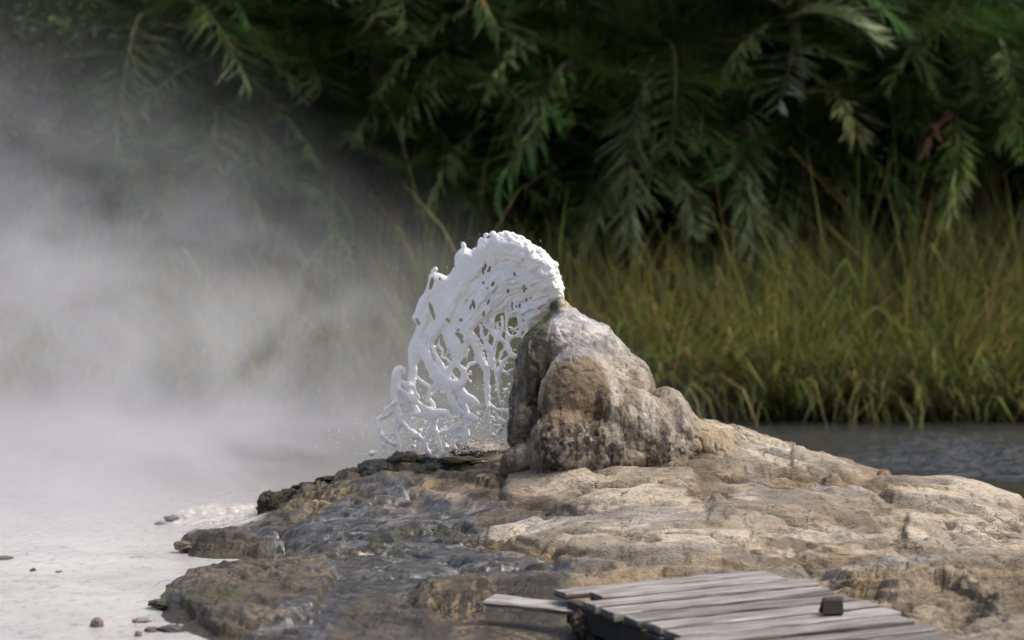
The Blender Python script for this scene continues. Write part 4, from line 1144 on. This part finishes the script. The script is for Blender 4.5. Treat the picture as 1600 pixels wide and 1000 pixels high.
# ------------------------------------------------------------------ palms
def frond_mesh(name, p0, p1, p2, L=.42, n=46, wd=.028, col=(.055, .085, .022), droop=.9, seed=1, spread=.95, bare=.12, dead=False):
    """pinnate leaf along a quadratic curve p0-p1-p2"""
    r = np.random.default_rng(seed)
    p0, p1, p2 = map(lambda a: np.array(a, float), (p0, p1, p2))
    t = bare + (1 - bare) * (np.arange(n) + .5) / n
    c_ = lambda t: ((1 - t) ** 2)[:, None] * p0 + (2 * t * (1 - t))[:, None] * p1 + (t ** 2)[:, None] * p2
    pos = c_(t); tan = c_(t + .01) - c_(t - .01); tan /= np.linalg.norm(tan, axis=1, keepdims=True)
    up = np.array([0, 0, 1.0]) - tan * tan[:, 2:3]
    nn = np.linalg.norm(up, axis=1, keepdims=True)
    alt = np.array([0, -1.0, .2]); altp = alt - tan * (tan @ alt)[:, None]
    wgt = sst(.15, .5, nn)
    up = up / np.maximum(nn, 1e-4) * wgt + altp * (1 - wgt); up /= np.linalg.norm(up, axis=1, keepdims=True)
    sd_ = np.cross(tan, up)
    Vs, Fs, Cs = [], [], []; off = 0
    for s_ in (-1, 1):
        jit = r.normal(0, .22, (n, 3))
        sp = spread * (1 - .45 * t)
        d = tan * (1.05 - .35 * sp)[:, None] + s_ * sd_ * sp[:, None] + up * .28 + jit
        ln = L * (.45 + 1.1 * np.sin(np.pi * np.clip(t * .92 + .06, 0, 1)) ** .7 * .55) * r.uniform(.8, 1.15, n)
        c = np.array(col)[None] * r.uniform(.7, 1.35, n)[:, None]
        if not dead:
            ye = r.random(n) < .06; c[ye] = np.array([.14, .11, .04])
        side = np.cross(d / np.linalg.norm(d, axis=1, keepdims=True), up * .8 + s_ * sd_ * .45); side /= np.linalg.norm(side, axis=1, keepdims=True)
        V, Fc, C_ = ribbons(pos, d, ln, np.full(n, wd) * r.uniform(.8, 1.2, n), r.uniform(.5, 1.3, n) * droop, c, 3, side=side)
        Vs.append(V); Fs.append(Fc + off); Cs.append(C_); off += len(V)
    # rachis
    m = 14; tt = np.linspace(0, 1, m); pp = c_(tt)
    rad_ = .022 * (1 - tt) + .005
    ring = []
    for i in range(m):
        T_ = (pp[min(i + 1, m - 1)] - pp[max(i - 1, 0)]); T_ /= np.linalg.norm(T_)
        a1 = np.cross(T_, [0.3, 1, .2]); a1 /= np.linalg.norm(a1); a2 = np.cross(T_, a1)
        for k in range(4):
            ring.append(pp[i] + rad_[i] * (a1 * math.cos(k * math.pi / 2) + a2 * math.sin(k * math.pi / 2)))
    Vs.append(np.array(ring))
    Fs.append(np.array([(i * 4 + k, i * 4 + (k + 1) % 4, (i + 1) * 4 + (k + 1) % 4, (i + 1) * 4 + k) for i in range(m - 1) for k in range(4)]) + off)
    Cs.append(np.tile(np.array([.13, .12, .05]) if not dead else np.array([.22, .13, .09]), (len(ring), 1)))
    me = np_mesh(name, np.concatenate(Vs), np.concatenate(Fs), False)
    set_col(me, np.concatenate(Cs))
    me.materials.append(M_PALM)
    return me

FR = []
rv = random.Random(21)
for k in range(10):
    reach, rise, fall = rv.uniform(1.3, 2.4), rv.uniform(.7, 1.6), rv.uniform(-1.1, .5)
    g = rv.uniform(.8, 1.2)
    FR.append(frond_mesh("frond", (0, 0, 0), (reach * .55, rv.uniform(-.2, .2), rise), (reach, rv.uniform(-.3, .3), fall), L=rv.uniform(.50, .68), n=72, wd=.0155, col=(.062 * g, .118 * g, .034), droop=rv.uniform(.12, .55), spread=1.12, seed=60 + k))

def trunk_mesh(h, seed):
    m, kk = 16, 8; V = []
    for i in range(m):
        t = i / (m - 1); r_ = .075 * (1 - .25 * t) * (1 + .16 * (i % 2))
        cx, cy_ = .12 * math.sin(t * 2 + seed), .1 * math.sin(t * 1.6 + seed * 2)
        for k in range(kk):
            a = 2 * math.pi * k / kk
            V.append((cx + r_ * math.cos(a), cy_ + r_ * math.sin(a), t * h))
    Fs = [(i * kk + k, i * kk + (k + 1) % kk, (i + 1) * kk + (k + 1) % kk, (i + 1) * kk + k) for i in range(m - 1) for k in range(kk)]
    me = np_mesh("trunk", np.array(V), np.array(Fs)); me.materials.append(M_BARK)
    return me, Vector((.12 * math.sin(2 + seed), .1 * math.sin(1.6 + seed * 2), h))

GP = "wild date palms crowding the far bank"
def palm(u, v, d, nf, label, seed, scale=1.0, heroes=()):
    """a palm whose crown centre shows at (u, v) at distance d"""
    cx, cy_, cz = P(u, v, d)
    gz_ = float(bank_z(np.array([cx]), np.array([cy_]))[0])
    root = empty("palm_tree", (cx, cy_, gz_ - .05))
    tag(root, label, "palm tree", GP)
    tm, topv = trunk_mesh(max(.3, cz - gz_), seed)
    link("trunk", tm, None, root)
    rr = random.Random(seed * 13 + 5)
    for k in range(nf):
        me = FR[rr.randrange(len(FR))]
        o = link("frond", me, None, root)
        o.location = topv
        az = 2 * math.pi * (k * .382 + rr.uniform(-.04, .04))
        o.rotation_euler = (rr.uniform(-.25, .25), rr.uniform(-.75, .35), az)
        s_ = rr.uniform(.8, 1.2) * scale
        o.scale = (s_, s_, s_)
    for hi, (a, b_, c_, kw) in enumerate(heroes):
        inv = Vector((cx, cy_, gz_ - .05))
        pts = [np.array(P(*q)) - np.array(inv) for q in (a, b_, c_)]
        kw = dict(kw); kw['col'] = tuple(1.45 * q for q in kw['col'])
        kw.setdefault('n', 58); kw.setdefault('droop', .55)
        me = frond_mesh("frond", *pts, seed=seed * 31 + hi, **kw)
        o = link("frond", me, None, root)
        if kw.get("dead"): o["label"] = "dead pinkish brown drooping frond"
BR = dict(col=(.15, .19, .085), wd=.026)
BR2 = dict(col=(.12, .17, .05), wd=.026)
PALE_G = dict(col=(.19, .215, .125), wd=.027)
palm(240, 60, 31.5, 20, "palm leaning out of the steam at the upper left beside the leafy shrub", 1, 1.0,
     [((250, 40, 31.2), (400, 40, 30.6), (470, 150, 30.4), dict(L=.4, **BR)), ((300, 160, 31.2), (420, 150, 30.6), (440, 290, 30.4), dict(L=.42, col=(.16, .18, .07), wd=.026))])
palm(430, 130, 32.4, 22, "palm with a pale drooping frond, halfway between steam and geyser", 2, 1.05,
     [((330, 230, 31.0), (400, 190, 30.6), (450, 290, 30.2), dict(L=.42, **PALE_G)), ((370, 120, 31), (440, 150, 30.6), (500, 260, 30.3), dict(L=.36, **BR2))])
palm(600, 40, 31.6, 22, "bright green topped palm above and left of the water jet", 3, 1.1,
     [((640, 170, 31.0), (590, 190, 30.6), (535, 225, 30.3), dict(L=.34, **PALE_G)), ((740, 10, 31), (650, 50, 30.6), (590, 150, 30.3), dict(L=.4, **BR)),
      ((760, 190, 30.8), (700, 230, 30.5), (665, 330, 30.2), dict(L=.42, **BR))])
palm(560, 230, 33.2, 18, "low dark palm in shade behind the left reeds", 4, .9, [((430, 300, 31), (500, 310, 30.6), (545, 390, 30.3), dict(L=.4, **BR2))])
palm(760, 150, 32.2, 22, "dark palm directly above the crest of the water jet", 5, 1.0,
     [((840, 60, 31), (800, 60, 30.6), (760, 150, 30.3), dict(L=.42, **BR)), ((880, 130, 31), (830, 110, 30.7), (800, 220, 30.3), dict(L=.4, **BR))])
palm(980, 110, 31.2, 18, "palm with a pale frond hanging straight down above the cone's tip", 6, 1.0,
     [((1020, 90, 30.6), (975, 180, 30.2), (985, 390, 29.9), dict(L=.5, n=42, spread=.75, **PALE_G)), ((900, 90, 30.8), (850, 110, 30.4), (820, 240, 30.2), dict(L=.42, **BR)),
      ((980, 250, 30.6), (940, 300, 30.2), (905, 400, 30.0), dict(L=.36, **PALE_G)), ((1040, 260, 30.6), (1075, 260, 30.2), (1085, 360, 30.0), dict(L=.34, **PALE_G))])
palm(1120, 70, 32.0, 22, "palm with stiff pale leaflets, right of the straight hanging frond", 7, 1.05,
     [((1240, 70, 31), (1240, 80, 30.6), (1215, 170, 30.2), dict(L=.5, col=(.21, .26, .17), wd=.04, n=16, spread=1.3)), ((1175, 150, 30.8), (1150, 230, 30.3), (1180, 400, 30.0), dict(L=.5, n=42, spread=.75, **PALE_G))])
palm(1250, 20, 31.0, 20, "tallest arching palm with bright silvery fronds at the top", 8, 1.05,
     [((1230, 30, 30.4), (1290, 0, 30.2), (1370, 60, 30.0), dict(L=.5, col=(.24, .28, .18), wd=.027)), ((1200, 40, 30.5), (1160, 60, 30.2), (1130, 120, 30.0), dict(L=.45, **BR)),
      ((1270, 140, 30.6), (1320, 120, 30.2), (1335, 210, 30.0), dict(L=.45, col=(.18, .20, .09), wd=.026))])
palm(1310, 190, 32.8, 18, "shaded palm behind the reeds under the silvery fronds", 9, .95,
     [((1400, 130, 31), (1430, 100, 30.6), (1425, 200, 30.4), dict(L=.42, **BR2)), ((1240, 210, 31), (1290, 210, 30.7), (1345, 320, 30.4), dict(L=.4, **BR2))])
palm(1490, 100, 31.4, 20, "palm holding the dead pinkish frond at the right", 10, 1.0,
     [((1520, 150, 30.5), (1475, 160, 30.2), (1440, 245, 30.0), dict(L=.2, col=(.22, .13, .10), wd=.03, dead=True)), ((1490, 170, 30.4), (1510, 230, 30.0), (1478, 350, 29.8), dict(L=.36, spread=.7, col=(.17, .20, .06), wd=.026)),
      ((1510, 60, 30.6), (1460, 20, 30.3), (1420, 90, 30.1), dict(L=.45, col=(.15, .19, .06), wd=.026))])
palm(1610, 130, 31.2, 18, "palm cut by the right edge with bright green leaflets", 11, 1.0,
     [((1640, 110, 30.5), (1590, 130, 30.2), (1560, 220, 30.0), dict(L=.42, **BR2)), ((1560, 60, 30.6), (1590, 120, 30.3), (1600, 240, 30.0), dict(L=.42, **BR2))])
palm(880, 20, 33.0, 22, "deep green palm at the top above the water jet's root", 12, 1.15)
palm(1420, 10, 33.2, 20, "dark palm high up between the silvery fronds and the dead frond", 13, 1.1)
palm(100, 200, 33.0, 18, "palm mostly lost in the steam at the left", 14, 1.1)
for k in range(20):
    palm(120 + 80 * k + random.uniform(-30, 30), random.uniform(225, 360), random.uniform(31.0, 32.6), 28, "low dark palm filling the shade between the taller palms and the reeds", 40 + k, .95)
palm(360, 20, 33.4, 20, "dim palm at the top between shrub and bright green palm", 15, 1.1)

# leafy mass: round leaves spread through irregular volumes
def leaf_cloud(name, blobs, per, size, col, seed, mat):
    r = np.random.default_rng(seed)
    C0 = []; S0 = []
    for (cx, cy_, cz, rx, ry, rz) in blobs:
        n = int(per * rx * rz)
        p = r.normal(0, 1, (n, 3)); p /= np.linalg.norm(p, axis=1, keepdims=True); p *= r.uniform(.45, 1.08, (n, 1))
        C0.append(p * [rx, ry, rz] + [cx, cy_, cz])
    C0 = np.concatenate(C0); n = len(C0)
    a = r.normal(0, 1, (n, 3)); a /= np.linalg.norm(a, axis=1, keepdims=True)
    b_ = np.cross(a, r.normal(0, 1, (n, 3))); b_ /= np.linalg.norm(b_, axis=1, keepdims=True)
    s_ = size * r.uniform(.6, 1.4, (n, 1))
    V = np.stack([C0 - a * s_, C0 - b_ * s_ * .45, C0 + a * s_, C0 + b_ * s_ * .45], 1).reshape(-1, 3)
    c = np.array(col)[None] * r.uniform(.6, 1.4, (n, 1)); c = np.repeat(c, 4, 0)
    me = np_mesh(name, V, np.arange(4 * n).reshape(-1, 4), False); set_col(me, c)
    me.materials.append(mat)
    return me

sx, sy, sz = P(90, 60, 30.8)
sg = float(bank_z(np.array([sx]), np.array([sy]))[0])
shrub = empty("shrub", (sx, sy, sg))
tag(shrub, "small leaved shrub growing out of the steam in the upper left corner", "shrub")
rr = random.Random(9)
bl = [(rr.gauss(0, .8), rr.gauss(0, .3), sz - sg + rr.gauss(-.3, .7), rr.uniform(.25, .55), .35, rr.uniform(.2, .45)) for _ in range(34)]
link("foliage", leaf_cloud("foliage", bl, 900, .045, (.085, .12, .035), 4, M_FOREST), None, shrub)
tm, _t = trunk_mesh(sz - sg, 3); link("stem", tm, None, shrub)

# the unlit forest mass behind the palms and a canopy added out of view to shade them
rr = random.Random(12)
bl = []
for k in range(170):
    X_ = rr.uniform(-11, 11); Y_ = rr.uniform(34.5, 37.5)
    bl.append((X_, Y_, rr.uniform(.6, 6.0), rr.uniform(.8, 1.5), .7, rr.uniform(.6, 1.1)))
for k in range(150):
    X_ = rr.uniform(-11, 11); Y_ = rr.uniform(31.8, 37)
    bl.append((X_, Y_, rr.uniform(5.6, 6.7), rr.uniform(.9, 1.6), .9, rr.uniform(.35, .6)))
o = link("forest", leaf_cloud("forest", bl, 420, .19, (.016, .024, .009), 6, M_FOREST))
tag(o, "dark mass of forest leaves behind the palms, plus an added canopy shading them", kind="stuff")

# ------------------------------------------------------------------ steam
def steam_box(name, x0, x1, y0, y1, z0, z1, build, label):
    V = np.array([(x, y, z) for x in (x0, x1) for y in (y0, y1) for z in (z0, z1)])
    Fc = np.array([(0, 1, 3, 2), (4, 6, 7, 5), (0, 4, 5, 1), (2, 3, 7, 6), (0, 2, 6, 4), (1, 5, 7, 3)])
    m = bpy.data.materials.new(name); m.use_nodes = True; nt = m.node_tree; nt.nodes.clear()
    out = nt.nodes.new("ShaderNodeOutputMaterial"); pv = nt.nodes.new("ShaderNodeVolumePrincipled")
    pv.inputs["Color"].default_value = (.80, .815, .85, 1); pv.inputs["Anisotropy"].default_value = 0.1
    geo = nt.nodes.new("ShaderNodeNewGeometry")
    nt.links.new(build(nt, geo.outputs["Position"]), pv.inputs["Density"])
    nt.links.new(pv.outputs[0], out.inputs["Volume"])
    me = np_mesh(name, V, Fc, False)
    o = link(name, me, m)
    tag(o, label, kind="stuff")

def lin(nt, x, a, b):
    n = nt.nodes.new("ShaderNodeMapRange"); n.interpolation_type = 'SMOOTHSTEP'; n.clamp = True
    nt.links.new(x, n.inputs[0]); n.inputs[1].default_value = a; n.inputs[2].default_value = b; n.inputs[3].default_value = 0; n.inputs[4].default_value = 1
    return n.outputs[0]
def inv(nt, x):
    return mth(nt, 'SUBTRACT', 1.0, x)
def back_steam(nt, pos):
    sp = nt.nodes.new("ShaderNodeSeparateXYZ"); nt.links.new(pos, sp.inputs[0]); X, Y, Z = sp.outputs
    n = noise(nt, mapping(nt, pos, (.85, .5, 1.05), (0, .5, 0)), 1.0, 5, .58, 1.1)
    nn = mth(nt, 'MULTIPLY', lin(nt, n, .42, .60), 1.0)
    # edge of the plume leans: nearer the ground it reaches further right
    e = mth(nt, 'ADD', X, mth(nt, 'MULTIPLY', Z, 1.35))
    e = mth(nt, 'ADD', e, mth(nt, 'MULTIPLY', mth(nt, 'SUBTRACT', n, .5), 2.4))
    gx = inv(nt, lin(nt, e, -3.4, 2.6))
    gz = inv(nt, lin(nt, Z, 1.4, 4.3))
    plume = mth(nt, 'MULTIPLY', mth(nt, 'MULTIPLY', gx, gz), mth(nt, 'ADD', mth(nt, 'MULTIPLY', nn, .20), .008))
    lowl = mth(nt, 'MULTIPLY', inv(nt, lin(nt, Z, -.05, .52)), inv(nt, lin(nt, X, -3.4, -1.0)))
    lowl = mth(nt, 'MULTIPLY', lowl, mth(nt, 'ADD', mth(nt, 'MULTIPLY', nn, .34), .26))
    mid = mth(nt, 'MULTIPLY', inv(nt, lin(nt, Z, .8, 2.0)), inv(nt, lin(nt, X, -2.6, .3)))
    mid = mth(nt, 'MULTIPLY', mid, mth(nt, 'ADD', mth(nt, 'MULTIPLY', nn, .05), .003))
    tot = mth(nt, 'ADD', mth(nt, 'ADD', plume, lowl), mid)
    lowl = mth(nt, 'MULTIPLY', lowl, lin(nt, Y, 12.6, 18.5))
    hi = mth(nt, 'MULTIPLY', mth(nt, 'ADD', plume, mid), lin(nt, Y, 16.0, 18.5))
    return mth(nt, 'MULTIPLY', mth(nt, 'ADD', lowl, hi), inv(nt, lin(nt, Y, 23.5, 28.5)))
steam_box("steam", -8.0, 1.6, 12.5, 28.6, -.09, 4.6, back_steam, "white steam drifting off the hot pool and thinning to the right")

bpy.context.view_layer.update()
